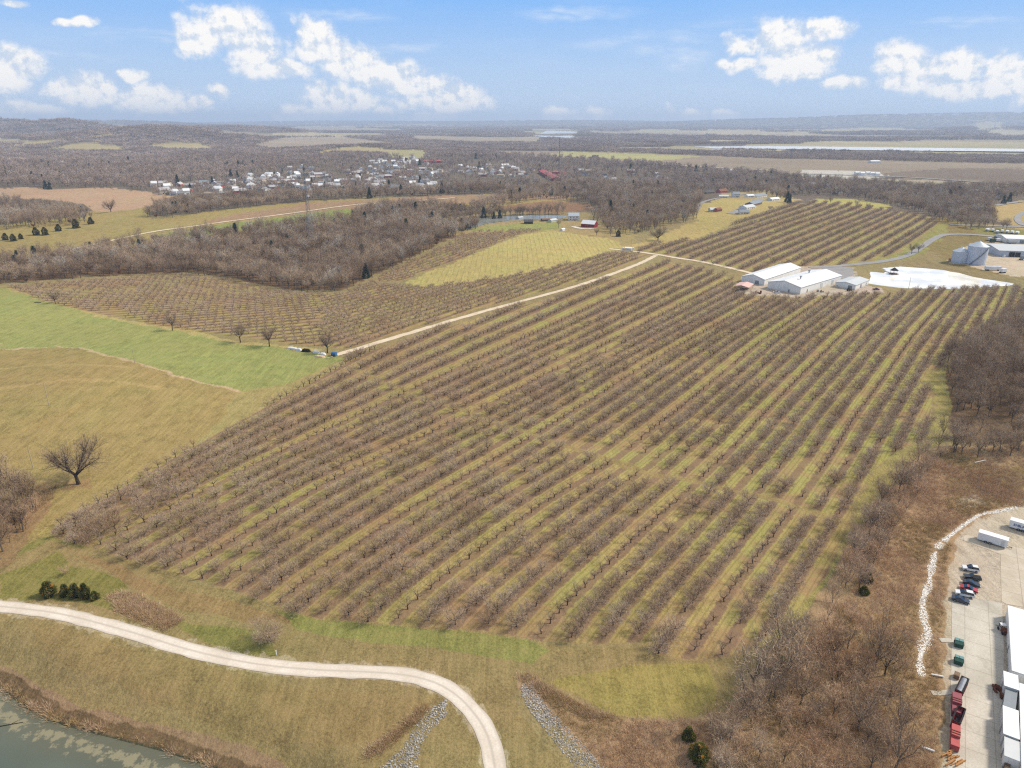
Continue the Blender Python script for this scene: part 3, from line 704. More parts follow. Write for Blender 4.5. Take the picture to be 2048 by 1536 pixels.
ribbon('road', [(1900, 450), (1980, 452), (2060, 455), (2200, 462)], 7, asphalt, 5, 3, 0.5, label='street between the roadside trees at the far right')
ribbon('road', [(2090, 420), (2050, 425), (2035, 436), (2045, 450), (2090, 456)], 7, asphalt, 5, 3, 0.5, label='looping street at the right edge')
ribbon('road', [(640, 372), (760, 371), (860, 373), (900, 366)], 9, asphalt, 10, 3, 0.5, label='town street in front of the houses')

def flat_poly(name, W, z, mat, label=None, kind='structure', shore=None):
    me = mesh_from(name, [(a, b, z) for a, b in W], [tuple(range(len(W)))], [mat])
    if me.polygons[0].normal.z < 0: me.flip_normals()
    o = link(name, me, kind=kind)
    if label: o['label'] = label
    return o
def level_px(pts, L):
    out = []
    for u, v in pts:
        d = pix_dir(u, v); t = (CAMH - L) / -d[2]; out.append((d[0] * t, d[1] * t))
    return out
# near pond with a shore-distance attribute for the floating algae
def near_pond():
    W = PAD['near'][1]; L = PAD['near'][2]; A = np.array(W)
    gx = np.arange(A[:, 0].min(), A[:, 0].max(), 1.2); gy = np.arange(max(A[:, 1].min(), 20), A[:, 1].max(), 1.2)
    X, Y = np.meshgrid(gx, gy); x = X.ravel(); y = Y.ravel()
    ins = inpoly(x, y, W) | (polydist(x, y, W) < 1.6); d = polydist(x, y, W)
    idx = np.arange(len(x)).reshape(X.shape)
    f = np.stack([idx[:-1, :-1], idx[:-1, 1:], idx[1:, 1:], idx[1:, :-1]], -1).reshape(-1, 4)
    f = f[ins[f].all(1)]
    me = mesh_from('water', np.column_stack([x, y, np.full(len(x), L - 0.12)]), f, [water_near], smooth_=True)
    at = me.attributes.new('shore', 'FLOAT', 'POINT'); at.data.foreach_set('value', d.astype(np.float32))
    o = link('water', me, kind='structure'); o['label'] = 'green rippled pond with floating algae near the bank'
near_pond()
flat_poly('water', PAD['far'][1], PAD['far'][2] - 0.05, water_far, 'pale still pond beside the warehouse')
water_mid = water_mat('dull_pond_water', (150, 152, 142), 0.15, 0.2, 0.6, k=0.6)
flat_poly('water', PAD['mid'][1], PAD['mid'][2] + 0.05, water_mid, 'narrow pond behind the bare trees by the farmhouse')
def flat_far(name, poly, mat, lab, dz=0.6):
    W = level_px(poly, dz); hz = max(float(H(np.array([a]), np.array([b]))[0]) for a, b in W)
    flat_poly(name, level_px(poly, hz + dz), hz + dz, mat, lab)
flat_far('water', [(1385, 293), (1536, 292), (1800, 295), (2100, 298), (2400, 300), (2400, 306), (2100, 303.5), (1800, 301), (1536, 297.5), (1430, 297)], water_far, 'bright river crossing the plain')
flat_far('water', [(1094, 261), (1154, 263), (1147, 277), (1110, 276), (1068, 272)], water_far, 'bright white lake in the far plain')
flat_far('water', [(1250, 285), (1330, 287), (1340, 290), (1260, 288)], water_far, 'thin backwater left of the river')
LL = PAD['lot'][2]
flat_poly('pavement', level_px([(1904, 1191), (2004, 1206), (2008, 1300), (2006, 1400), (2004, 1536), (2002, 1700), (1890, 1700), (1896, 1536), (1900, 1440), (1903, 1300)], LL), LL + 0.05, concrete, 'grey concrete yard in front of the white sheds')
flat_poly('pavement', level_px([(1919, 1078), (1932, 1070), (2048, 1098), (2300, 1150), (2300, 1260), (2012, 1208), (2003, 1203), (2001, 1109)], LL), LL + 0.054, concrete2, 'sandy concrete apron beside the white trailers')
YL = PAD['yard'][2]
flat_poly('pavement', level_px([(1640, 531), (1704, 535), (1708, 548), (1690, 560), (1650, 545)], YL), YL + 0.12, asphalt, 'grey asphalt apron behind the warehouse')

# ------------------------------------------------------------------ vegetation prototypes
def _cone(V, F, a, b, r0, r1, n=4):
    a = np.array(a); b = np.array(b); d = b - a; L = np.linalg.norm(d); d = d / (L + 1e-9)
    q = np.cross(d, [0.3, 0.5, 0.81]); q /= np.linalg.norm(q) + 1e-9; p = np.cross(d, q); k = len(V)
    for c, r in ((a, r0), (b, r1)):
        for i in range(n):
            t = 2 * math.pi * i / n; V.append(c + (q * math.cos(t) + p * math.sin(t)) * r)
    for i in range(n): F.append((k + i, k + (i + 1) % n, k + n + (i + 1) % n, k + n + i))
def _sliver(V, F, a, b, w):
    a = np.array(a); b = np.array(b); d = b - a
    q = np.cross(d, NR.normal(size=3)); q /= np.linalg.norm(q) + 1e-9; k = len(V)
    V += [a - q * w / 2, a + q * w / 2, b]; F.append((k, k + 1, k + 2))
def bare_tree(h, spread, trunk_h, tr, limbs, sub, tw, twl, tww, seed, up=0.5, lean=0.0, side_bias=0.0):
    """returns (trunk verts, faces, twig verts, faces)"""
    rg = np.random.default_rng(seed); V, F, TV, TF = [], [], [], []
    top = np.array([lean * trunk_h, rg.uniform(-.1, .1) * trunk_h, trunk_h])
    _cone(V, F, (0, 0, -0.4), top * 0.12, tr * 1.35, tr, 6); _cone(V, F, top * 0.12, top, tr, tr * 0.75, 6)
    ends = []
    for i in range(limbs):
        az_ = 2 * math.pi * (i + rg.uniform(-.35, .35)) / limbs; rise = rg.uniform(up * 0.5, 1.0)
        s0 = top * rg.uniform(0.75, 1.0) if i else top
        end = np.array([math.cos(az_) * spread * rg.uniform(.6, .95) * (1.15 - 0.5 * rise), math.sin(az_) * spread * rg.uniform(.6, .95) * (1.15 - 0.5 * rise), trunk_h + (h - trunk_h) * rise * rg.uniform(.72, .95)])
        mid = s0 * 0.5 + end * 0.5 + rg.normal(size=3) * spread * 0.08 + np.array([0, 0, -0.04 * h])
        rr = tr * 0.5
        _cone(V, F, s0, mid, rr, rr * 0.62, 4); _cone(V, F, mid, end, rr * 0.62, rr * 0.22, 3)
        segs = [(s0, mid), (mid, end)]
        for j in range(sub):
            t = rg.uniform(0.25, 1.0); p = s0 + (mid - s0) * t * 2 if t < .5 else mid + (end - mid) * (t - .5) * 2
            d = (end - s0); d = d / np.linalg.norm(d) + rg.normal(size=3) * 0.62; d[2] += 0.25 * up; d /= np.linalg.norm(d)
            L = rg.uniform(.25, .5) * max(spread, (h - trunk_h) * 0.6) * (1.2 - 0.5 * t)
            e = p + d * L; _cone(V, F, p, e, rr * 0.28, rr * 0.08, 3); segs.append((p, e)); 
        for (a, b) in segs[1:]:
            ends.append((a, b))
    for k in range(tw):
        a, b = ends[rg.integers(len(ends))]; t = rg.uniform(0.15, 1.05); p = a + (b - a) * t
        d = (b - a) / (np.linalg.norm(b - a) + 1e-9) + rg.normal(size=3) * 0.8; d[2] += 0.35 * up; d /= np.linalg.norm(d)
        p2 = p + rg.normal(size=3) * twl * 0.35
        _sliver(TV, TF, p2, p2 + d * twl * rg.uniform(.5, 1.2), tww * rg.uniform(.7, 1.3))
    return np.array(V), F, np.array(TV), np.array(TF)
def conifer(h, r, n, seed, leaf=0.35, base=0.05, power=0.9):
    rg = np.random.default_rng(seed); V, F = [], []
    for k in range(n):
        t = rg.uniform(0, 1) ** 1.25; z = h * (base + (1 - base) * t); az_ = rg.uniform(0, 2 * math.pi)
        prof = (1 - t) ** power * (0.82 + 0.18 * math.sin(3 * az_ + seed) + 0.16 * math.sin(9 * t + seed)); rr = r * prof * rg.uniform(0.45, 1.05) ** 0.5
        c = np.array([math.cos(az_) * rr, math.sin(az_) * rr, z]); out = np.array([math.cos(az_), math.sin(az_), rg.uniform(-.2, .8)])
        a = c - out * leaf * .4; b = c + out * leaf * rg.uniform(.7, 1.3)
        _sliver(V, F, a, b, leaf * rg.uniform(.6, 1.1))
    TVv, TFf = [], []; _cone(TVv, TFf, (0, 0, -0.3), (0, 0, h * 0.8), 0.05 * r + 0.06, 0.03, 5)
    return np.array(TVv), TFf, np.array(V), np.array(F)
class Proto:
    def __init__(s, name, data, bark, leaf, trunk_name='trunk', crown_name='crown'):
        tv, tf, cv, cf = data
        s.name = name
        s.trunk = mesh_from(name + '_trunk', list(tv), tf, [bark]); s.crown = mesh_from(name + '_crown', cv, cf, [leaf])
        # joined version for the scattered masses
        allf = [tuple(f) for f in tf] + [tuple(int(i) + len(tv) for i in f) for f in cf]
        s.joined = mesh_from(name + '_all', list(tv) + list(cv), allf, [bark, leaf], [0] * len(tf) + [1] * len(cf))
NEAR_APPLE = [Proto('apple', bare_tree(R.uniform(3.1, 3.9), R.uniform(2.6, 3.1), 0.9, 0.15, 7, 6, 1000, 1.05, 0.038, s, 0.7, R.uniform(-.2, .2)), bark_orch, twig_orch) for s in range(6)]
THIN_APPLE = [Proto('thin_apple', bare_tree(3.0, 1.9, 1.0, 0.15, 5, 4, 260, 0.8, 0.032, s + 30, 0.8, R.uniform(-.3, .3)), bark_orch, twig_orch) for s in range(4)]
FAR_APPLE = [Proto('far_apple', bare_tree(3.7, 3.0, 0.9, 0.17, 5, 3, 330, 1.1, 0.09, s + 50, 0.8), bark_orch, twig_orch) for s in range(5)]
FAR_THIN = [Proto('far_thin_apple', bare_tree(3.0, 1.8, 1.0, 0.17, 4, 2, 110, 0.8, 0.07, s + 60, 0.8), bark_orch, twig_orch) for s in range(3)]
WOODT = [Proto('wood_tree', bare_tree(R.uniform(12, 17), R.uniform(4.2, 5.6), R.uniform(3, 5), 0.26, 7, 6, 850, 2.1, 0.085, s + 80, 1.0, R.uniform(-.1, .1)), bark_wood, twig_wood) for s in range(7)]
SHRUBT = [Proto('shrub_tree', bare_tree(R.uniform(5, 8), R.uniform(2.4, 3.4), R.uniform(.8, 1.8), 0.11, 8, 5, 750, 1.3, 0.045, s + 100, 1.0, R.uniform(-.15, .15)), bark_wood, twig_thicket) for s in range(5)]
BROWNT = [Proto('leafy_brown_tree', bare_tree(R.uniform(6, 9), 3.0, 1.5, 0.14, 7, 5, 900, 0.8, 0.16, s + 120, 1.0), bark_wood, twig_brown) for s in range(2)]
FARWOOD = [Proto('far_wood_tree', bare_tree(R.uniform(12, 16), R.uniform(5, 6.5), 3.5, 0.34, 5, 3, 240, 2.6, 0.34, s + 140, 1.0), bark_wood, far_twigs) for s in range(6)]
CEDART = [Proto('cedar', conifer(R.uniform(5.2, 6.2), R.uniform(2.4, 3.0), 3200, s + 160, 0.34, 0.02, 0.42), bark_wood, cedar_mat) for s in range(3)]
EVERT = [Proto('evergreen', conifer(13, 3.6, 700, s + 170, 1.1, 0.05, 0.8), bark_wood, ever_mat) for s in range(2)]
def clump(n, size, h, seed, mat):
    """part of a distant wood: many crowns side by side"""
    rg = np.random.default_rng(seed); V, F = [], []
    for i in range(n):
        cx, cy_ = rg.uniform(-size / 2, size / 2, 2); hh = h * rg.uniform(.7, 1.1); r = hh * rg.uniform(.3, .45)
        for k in range(42):
            d = rg.normal(size=3); d /= np.linalg.norm(d); d[2] = abs(d[2]) * 1.0
            c = np.array([cx, cy_, hh * 0.45]) + d * np.array([r, r, hh * .5]) * rg.uniform(.6, 1)
            _sliver(V, F, c, c + (d + rg.normal(size=3) * .6) * 4.5 * hh / 14, 1.5 * hh / 14)
        for k in range(2):
            c = np.array([cx, cy_, 0]); _sliver(V, F, c, c + np.array([rg.normal() * 1, rg.normal() * 1, hh * .8]), 0.9)
    return mesh_from('distant_crowns', np.array(V), np.array(F), [mat])
def tuft(n, r, h, wdt, seed, mat, nm):
    rg = np.random.default_rng(seed); V, F = [], []
    for k in range(n):
        a, b = rg.normal(size=2) * r * .5; d = np.array([a * .9 + rg.normal() * .2, b * .9 + rg.normal() * .2, h * rg.uniform(.5, 1.1)])
        c = np.array([a, b, -.05]); _sliver(V, F, c, c + d, wdt)
    return mesh_from(nm, np.array(V), np.array(F), [mat])
def rock_mesh(seed):
    rg = np.random.default_rng(seed); V = []
    for z in (-.3, .25):
        for i in range(6):
            t = i * math.pi / 3 + rg.uniform(-.3, .3); q = rg.uniform(.35, .6); V.append((math.cos(t) * q, math.sin(t) * q * .8, z + rg.uniform(-.1, .15)))
    F = [(i, (i + 1) % 6, 6 + (i + 1) % 6, 6 + i) for i in range(6)] + [tuple(range(5, -1, -1)), tuple(range(6, 12))]
    return mesh_from('stone', V, F, [rock_mat])

# scattering for uncountable masses: points carry scale, turn and kind; geometry nodes place the meshes
LIB = bpy.data.collections.new('library')
def lib(name, meshes):
    c = bpy.data.collections.new(name); LIB.children.link(c)
    for i, m in enumerate(meshes):
        o = bpy.data.objects.new('%s_%02d' % (name, i), m); c.objects.link(o)
    return c
def scatter(name, coll, n_kinds, pts, scl, kinds, label, cat, flat_z=None, rs=0, rots=None):
    pts = np.asarray(pts, float)
    me = bpy.data.meshes.new(name); me.vertices.add(len(pts)); me.vertices.foreach_set('co', pts.astype(np.float32).ravel())
    at = me.attributes.new('scl', 'FLOAT', 'POINT'); at.data.foreach_set('value', np.asarray(scl, np.float32))
    rg = np.random.default_rng(rs + 5)
    at = me.attributes.new('rot', 'FLOAT', 'POINT'); at.data.foreach_set('value', (rots if rots is not None else rg.uniform(0, 6.283, len(pts))).astype(np.float32))
    at = me.attributes.new('kid', 'INT', 'POINT'); at.data.foreach_set('value', np.asarray(kinds, np.int32))
    o = link(name, me, label=label, cat=cat, kind='stuff')
    ng = bpy.data.node_groups.new(name, 'GeometryNodeTree')
    ng.interface.new_socket('Geometry', in_out='INPUT', socket_type='NodeSocketGeometry'); ng.interface.new_socket('Geometry', in_out='OUTPUT', socket_type='NodeSocketGeometry')
    N = ng.nodes; Lk = ng.links
    gi = N.new('NodeGroupInput'); go = N.new('NodeGroupOutput'); ip = N.new('GeometryNodeInstanceOnPoints'); ci_ = N.new('GeometryNodeCollectionInfo')
    ci_.inputs['Collection'].default_value = coll; ci_.inputs['Separate Children'].default_value = True; ci_.inputs['Reset Children'].default_value = True
    def attr(nm, ty):
        a = N.new('GeometryNodeInputNamedAttribute'); a.data_type = ty; a.inputs['Name'].default_value = nm
        return [x for x in a.outputs if x.enabled][0]
    cx = N.new('ShaderNodeCombineXYZ'); Lk.new(attr('rot', 'FLOAT'), cx.inputs[2])
    Lk.new(gi.outputs[0], ip.inputs['Points']); Lk.new(ci_.outputs[0], ip.inputs['Instance']); ip.inputs['Pick Instance'].default_value = True
    Lk.new(attr('kid', 'INT'), ip.inputs['Instance Index']); Lk.new(cx.outputs[0], ip.inputs['Rotation']); Lk.new(attr('scl', 'FLOAT'), ip.inputs['Scale'])
    Lk.new(ip.outputs[0], go.inputs[0])
    md = o.modifiers.new('scatter', 'NODES'); md.node_group = ng
    return o

C_APPLE = lib('apples', [p.joined for p in NEAR_APPLE + THIN_APPLE]); C_FAPPLE = lib('far_apples', [p.joined for p in FAR_APPLE + FAR_THIN])
PALET = [Proto('pale_tree', bare_tree(17, 5.6, 4, 0.34, 7, 7, 700, 2.0, 0.10, 190, 1.0), bark_wood, pale_twigs)]
C_WOOD = lib('woods', [p.joined for p in WOODT + EVERT[:1] + BROWNT[:1] + PALET]); C_FWOOD = lib('far_woods', [p.joined for p in FARWOOD + EVERT])
C_CLUMP = lib('clumps', [clump(16, 42, 9, s, far_twigs) for s in range(5)])
C_BRUSH = lib('brush', [tuft(70, 0.9, 0.9, 0.05, s, brush_mat, 'brush_clump') for s in range(3)] + [tuft(60, 0.7, 0.8, 0.05, s + 5, grass_mat, 'grass_clump') for s in range(3)])
C_ROCK = lib('rocks', [rock_mesh(s) for s in range(5)])

def plant(name, proto, x, y, s, label, cat, group=None, rz=None, dz=0.0, sz=None):
    e = link(name, None, loc=(x, y, Hs(x, y) + dz), label=label, cat=cat, group=group, rz=R.uniform(0, 6.28) if rz is None else rz)
    e.scale = (s, s, s if sz is None else sz)
    link('trunk', proto.trunk, e); link('crown', proto.crown, e)
    return e

ORD = ['zeroth', 'first', 'second', 'third', 'fourth', 'fifth', 'sixth', 'seventh', 'eighth', 'ninth', 'tenth', 'eleventh', 'twelfth', 'thirteenth', 'fourteenth', 'fifteenth', 'sixteenth', 'seventeenth', 'eighteenth', 'nineteenth', 'twentieth',
       'twenty-first', 'twenty-second', 'twenty-third', 'twenty-fourth', 'twenty-fifth', 'twenty-sixth', 'twenty-seventh', 'twenty-eighth', 'twenty-ninth', 'thirtieth']
def ordw(n): return ORD[n] if n < len(ORD) else ORD[n // 10 * 10 // 10] + ' dozenth'
def lines(P, per=12):
    """order seen from the front: which line back, and which place from the left in it"""
    u, v = project(P[:, 0], P[:, 1], P[:, 2]); o = np.argsort(-v); res = [None] * len(P)
    for b in range(0, len(o), per):
        g = o[b:b + per]; g = g[np.argsort(u[g])]
        for k, i in enumerate(g): res[i] = (ordw(b // per + 1), ordw(k + 1))
    return res
# ------------------------------------------------------------------ orchard trees
def rows_points(u_of, trange, vr, poly, spacing, jitter=0.35):
    out = []
    for t in trange:
        v = np.arange(vr[1], vr[0], -1.0); u = u_of(t, v); keep = inpoly(u, v, poly)
        if not keep.any(): continue
        P = []; 
        dirs = np.stack([(u - 1024) / FPX, CP + (768 - v) / FPX * SP, -SP + (768 - v) / FPX * CP], 1)
        tt = CAMH / -dirs[:, 2]
        for _ in range(4):
            xx = dirs[:, 0] * tt; yy = dirs[:, 1] * tt; tt = (CAMH - H(xx, yy)) / -dirs[:, 2]
        xx = dirs[:, 0] * tt; yy = dirs[:, 1] * tt
        ds = np.hypot(np.diff(xx), np.diff(yy)); s = np.concatenate([[0], np.cumsum(np.minimum(ds, 40))])
        q = np.arange(R.uniform(0, spacing), s[-1], spacing)
        q = q + np.array([R.uniform(-jitter, jitter) for _ in q])
        X = np.interp(q, s, xx); Y = np.interp(q, s, yy); k = np.interp(q, s, keep.astype(float)) > 0.5
        for a, b in zip(X[k], Y[k]): out.append((a + R.uniform(-.25, .25), b + R.uniform(-.25, .25), t))
    return out
pts = rows_points(u1, range(-35, 15), (500, 1330), MAIN, 4.5)
TW = [px(*p) for p in TRACK]
apx = np.array(pts); dtr = polydist(apx[:, 0], apx[:, 1], TW, closed=False)
PU, PV = project(apx[:, 0], apx[:, 1], H(apx[:, 0], apx[:, 1]))
sparse = np.exp(-((PU - 1330) / 190) ** 2 - ((PV - 930) / 55) ** 2) * 0.75 + np.exp(-((PU - 1230) / 160) ** 2 - ((PV - 740) / 40) ** 2) * 0.35 \
    + np.exp(-((PU - 1640) / 70) ** 2 - ((PV - 960) / 60) ** 2) * 0.8 + np.exp(-((PU - 1500) / 60) ** 2 - ((PV - 1290) / 40) ** 2) * 0.7
keep = (dtr > 2.4) & (NR.random(len(apx)) > 0.05 + sparse * 0.8)
apx = apx[keep]; PU = PU[keep]; PV = PV[keep]; sparse = sparse[keep]
rr = np.hypot(apx[:, 0], apx[:, 1]); order = np.argsort(rr)
thin = (apx[:, 2].astype(int) % 5 == 0) | (NR.random(len(apx)) < 0.10 + 0.5 * sparse)
inview = (PU > 0) & (PU < 2048) & (PV < 1536)
individual = [i for i in order if inview[i]][:296]; indset = set(individual)
def row_place(t):
    t = int(t)
    return ('outer left' if t < -12 else 'left' if t < -6 else 'middle' if t < 1 else 'right' if t < 6 else 'outer right')
zH = H(apx[:, 0], apx[:, 1])
ranks = {}
for i in individual:
    t = int(apx[i, 2]); ranks.setdefault(t, []).append(i)
for t, L in ranks.items(): L.sort(key=lambda i: apx[i, 1])
LANDM = lambda u: 'the round grey bush by the road' if u < 640 else 'the green grass strip' if u < 1080 else 'the mown clearing above the rock channel' if u < 1400 else 'the brown wooded slope'
t_end = {t: PU[L[0]] for t, L in ranks.items()}
tl = sorted(t_end, key=lambda t: t_end[t])
def rowref(t):
    marks = [(535, 'row ending at the round grey bush', 'row right of the round grey bush'), (1085, 'row ending at the right tip of the green strip', 'row right of the green strip tip')]
    best = max((m for m in marks if m[0] + 20 < t_end[t]), default=None, key=lambda m: m[0])
    if best is None:
        n = sum(1 for q in tl if t_end[t] <= t_end[q] <= 555); return ordw(n) + ' row left of the round grey bush'
    n = sum(1 for q in tl if best[0] + 20 < t_end[q] <= t_end[t]); return ordw(max(n, 1)) + ' ' + best[2]
for i in individual:
    t = int(apx[i, 2]); L = ranks[t]; k = L.index(i)
    pr = R.choice(THIN_APPLE) if thin[i] else R.choice(NEAR_APPLE)
    tb = rowref(t); lab = '%s %s apple tree up the %s' % (ordw(k + 1), 'thin dark' if thin[i] else 'spreading grey', tb)
    plant('apple_tree', pr, apx[i, 0], apx[i, 1], R.uniform(.88, 1.28), lab, 'apple tree', 'apple trees in the front orchard rows')
rest = np.array([i for i in range(len(apx)) if i not in indset]); nearr = rest[rr[rest] < 330]; farr = rest[rr[rest] >= 330]
def kinds_for(idx, nn, nt): return np.where(thin[idx], nn + NR.integers(0, nt, len(idx)), NR.integers(0, nn, len(idx)))
q = nearr; P1 = np.column_stack([apx[q, 0], apx[q, 1], zH[q]])
scatter('orchard_trees', C_APPLE, 10, P1, NR.uniform(.9, 1.28, len(q)), kinds_for(q, 6, 4), 'rows of bare apple trees across the middle of the orchard', 'orchard', rs=1)
q = farr; P2 = [np.column_stack([apx[q, 0], apx[q, 1], zH[q]])]; S2 = [NR.uniform(.9, 1.28, len(q))]; K2 = [kinds_for(q, 5, 3)]
fb = np.array(rows_points(u2, range(-2, 20), (400, 560), FARB, 5.5)); fb = fb[NR.random(len(fb)) > .05]
P2.append(np.column_stack([fb[:, 0], fb[:, 1], H(fb[:, 0], fb[:, 1])])); S2.append(NR.uniform(1.0, 1.35, len(fb))); K2.append(NR.integers(0, 5, len(fb)))
def grid_rows(polys, ang, sp_row, sp, smin, smax, sc, wave=0):
    C = [px(*p) for poly in polys for p in poly]; C = np.array(C); c0 = C.mean(0); Rm = np.hypot(*(C - c0).T).max()
    a = np.arange(-Rm, Rm, sp); b = np.arange(math.floor(-Rm / sp_row), math.ceil(Rm / sp_row)) * sp_row
    # rows lie where the floor's row coordinate is whole: (x*s + y*c)/6.6
    ca, sa = math.cos(ang), math.sin(ang)
    off = (c0[0] * sa + c0[1] * ca); b = b - (off % sp_row)
    A, B = np.meshgrid(a, b); A = A + NR.uniform(-.6, .6, A.shape)
    x = c0[0] + A * ca + B * sa; y = c0[1] - A * sa + B * ca; x = x.ravel() + NR.uniform(-.3, .3, x.size); y = y.ravel() + NR.uniform(-.3, .3, y.size)
    z = H(x, y); u, v = project(x, y, z); m = np.zeros(len(x), bool)
    for poly in polys: m |= inpoly(u, v, poly)
    m &= NR.random(len(x)) > 0.06 + 0.5 * (vnoise(x, y, 45, 77) > 0.72)
    P2.append(np.column_stack([x, y, z])[m]); S2.append(NR.uniform(smin, smax, m.sum())); K2.append(np.where(NR.random(m.sum()) < .12, 5 + NR.integers(0, 3, m.sum()), NR.integers(0, 5, m.sum())))
grid_rows([LEFTA], -0.35, 7.6, 5.0, .72, .98, 1)
grid_rows([LEFTB, STRIP], -1.0, 7.6, 5.0, .75, 1.0, 1)
P2 = np.concatenate(P2); S2 = np.concatenate(S2); K2 = np.concatenate(K2)
scatter('orchard_trees', C_FAPPLE, 8, P2, S2, K2, 'distant rows of bare apple trees covering the far orchard blocks', 'orchard', rs=2)
print('ORCHARD', len(individual), len(nearr), len(P2))

# ------------------------------------------------------------------ woods
def pts_in(poly, spacing, jit=0.45, L=None):
    C = np.array([px(*p) for p in poly]); x0, y0 = C.min(0); x1, y1 = C.max(0)
    X, Y = np.meshgrid(np.arange(x0, x1, spacing), np.arange(y0, y1, spacing)); x = X.ravel() + NR.uniform(-jit, jit, X.size) * spacing; y = Y.ravel() + NR.uniform(-jit, jit, X.size) * spacing
    z = H(x, y); u, v = project(x, y, z); m = inpoly(u, v, poly)
    return np.column_stack([x, y, z])[m]
W1 = [(-500, 580), (-200, 575), (0, 570), (100, 562), (250, 552), (380, 548), (470, 560), (540, 575), (600, 584), (690, 583), (730, 562), (800, 530), (880, 490), (918, 474), (895, 464), (880, 452), (850, 440), (800, 428), (730, 432), (690, 445), (500, 464), (330, 482), (180, 504), (0, 528), (-500, 545)]
W2 = [(1892, 790), (1886, 740), (1905, 700), (1960, 670), (2010, 640), (2048, 618), (2250, 600), (2500, 700), (2400, 880), (2048, 850), (1960, 835), (1900, 830)]
TL1 = [(290, 436), (330, 412), (430, 402), (640, 393), (870, 385), (1010, 376), (1010, 386), (870, 392), (640, 401), (512, 413), (400, 428), (340, 437)]
LW = [(-400, 470), (-400, 420), (0, 405), (60, 415), (150, 422), (185, 440), (150, 452), (80, 455), (0, 462)]
RW1 = [(1020, 385), (1120, 378), (1180, 372), (1290, 375), (1410, 385), (1400, 405), (1395, 440), (1330, 452), (1290, 468), (1255, 470), (1215, 462), (1185, 440), (1200, 425), (1170, 405), (1090, 398), (1010, 412), (990, 425), (960, 430), (900, 432), (905, 424), (980, 408)]
RW2 = [(1560, 400), (1600, 390), (1700, 395), (1760, 405), (1800, 415), (1850, 428), (1880, 445), (1960, 462), (1990, 440), (1970, 410), (2060, 390), (2400, 395), (2400, 380), (1850, 376), (1700, 366), (1600, 360), (1500, 362), (1480, 382), (1540, 392)]
indiv_wood = []
midw = []
for poly, sp in ((W1, 7.8), (RW1, 9), (RW2, 10), (TL1, 9), (LW, 9.5)):
    P_ = pts_in(poly, sp); midw.append(P_[NR.random(len(P_)) > (0.04 if poly is W1 else 0.15)])
# thin belt around the middle pond
belt = np.concatenate([pts_in([(700, 440), (760, 418), (870, 412), (930, 432), (890, 445), (850, 450)], 8), pts_in([(870, 468), (925, 458), (960, 452), (960, 456), (900, 474)], 7), pts_in([(890, 444), (960, 433), (1060, 427), (1135, 427), (1132, 431), (1060, 431), (960, 438), (900, 448)], 6)])
midw = np.concatenate(midw + [belt])
mk = NR.integers(0, 7, len(midw)); mk[NR.random(len(midw)) < 0.02] = 7; mk[NR.random(len(midw)) < 0.05] = 8; mk[NR.random(len(midw)) < 0.05] = 9
scatter('woodland', C_WOOD, 8, midw, NR.uniform(.7, 1.3, len(midw)), mk, 'dense leafless grey brown wood in the valley beyond the orchard', 'woodland', rs=3)
print('MIDWOOD', len(midw))

# distant woodland: candidates everywhere, cleared where fields, water and town stand
CLEAR = [[(560,256),(712,253),(720,258),(600,262)], [(557,276),(700,275),(790,286),(790,290),(660,292),(545,299),(500,292)], [(817,271),(1090,276),(1080,287),(830,282)],
 [(626,310),(650,299),(712,292),(795,300),(802,309),(720,304),(670,304),(635,312)], [(770,302),(830,298),(862,306),(850,316),(800,318),(775,312)], [(22,293),(60,284),(125,279),(115,289),(20,297)], [(100,296),(170,283),(262,294),(250,299),(175,301)],
 [(278,294),(325,286),(400,287),(430,295),(420,301),(325,299)], [(242,301),(318,309),(314,312),(242,306)], [(376,315),(475,310),(478,314),(380,319)], [(1160,263),(1400,266),(1425,274),(1180,270)], [(1640,259),(1780,256),(1900,262),(1640,266)],
 [(1540,269),(1900,272),(1750,278),(1540,276)], [(1700,279),(2200,280),(2200,287),(1900,284)], [(1930,249),(2000,245),(2010,256),(1960,262)], [(1400,280),(1510,281),(1510,286),(1420,288)],
 [(990,301),(1184,303),(1360,309),(1536,317),(2048,328),(2400,336),(2400,396),(2048,386),(1850,378),(1700,368),(1600,358),(1540,350),(1440,345),(1290,330),(1000,310)],
 [(1340,289),(1536,289),(2048,296),(2400,298),(2400,312),(2048,308),(1536,301),(1340,297)], [(1060,259),(1160,261),(1150,280),(1060,276)], [(1250,284),(1334,286),(1334,290),(1250,289)],
 [(1340,298),(1536,302),(2400,312),(2400,318),(1536,306),(1340,302)],
 [(88,265),(112,264),(114,275),(90,274)],[(180,273),(235,266),(232,270),(185,278)], [(0,296),(200,298),(280,301),(280,304),(0,303)], [(440,262),(560,268),(550,272),(440,270)]]
TOWN = [(285, 392), (300, 372), (400, 362), (480, 352), (600, 330), (760, 318), (880, 316), (1000, 320), (1130, 330), (1420, 345), (1420, 356), (1290, 366), (1130, 372), (1000, 372), (870, 381), (640, 388), (500, 395), (380, 398), (345, 398)]
NEARLIM = [(-3000, 374), (0, 375), (50, 372), (97, 376), (250, 374), (300, 388), (345, 396), (640, 392), (870, 384), (1010, 374), (1180, 370), (1290, 375), (1410, 384), (1480, 382), (1500, 362), (1600, 358), (2048, 378), (5000, 380), (5000, 3000), (-3000, 3000)]
fw, cl = [], []; r = 800.0
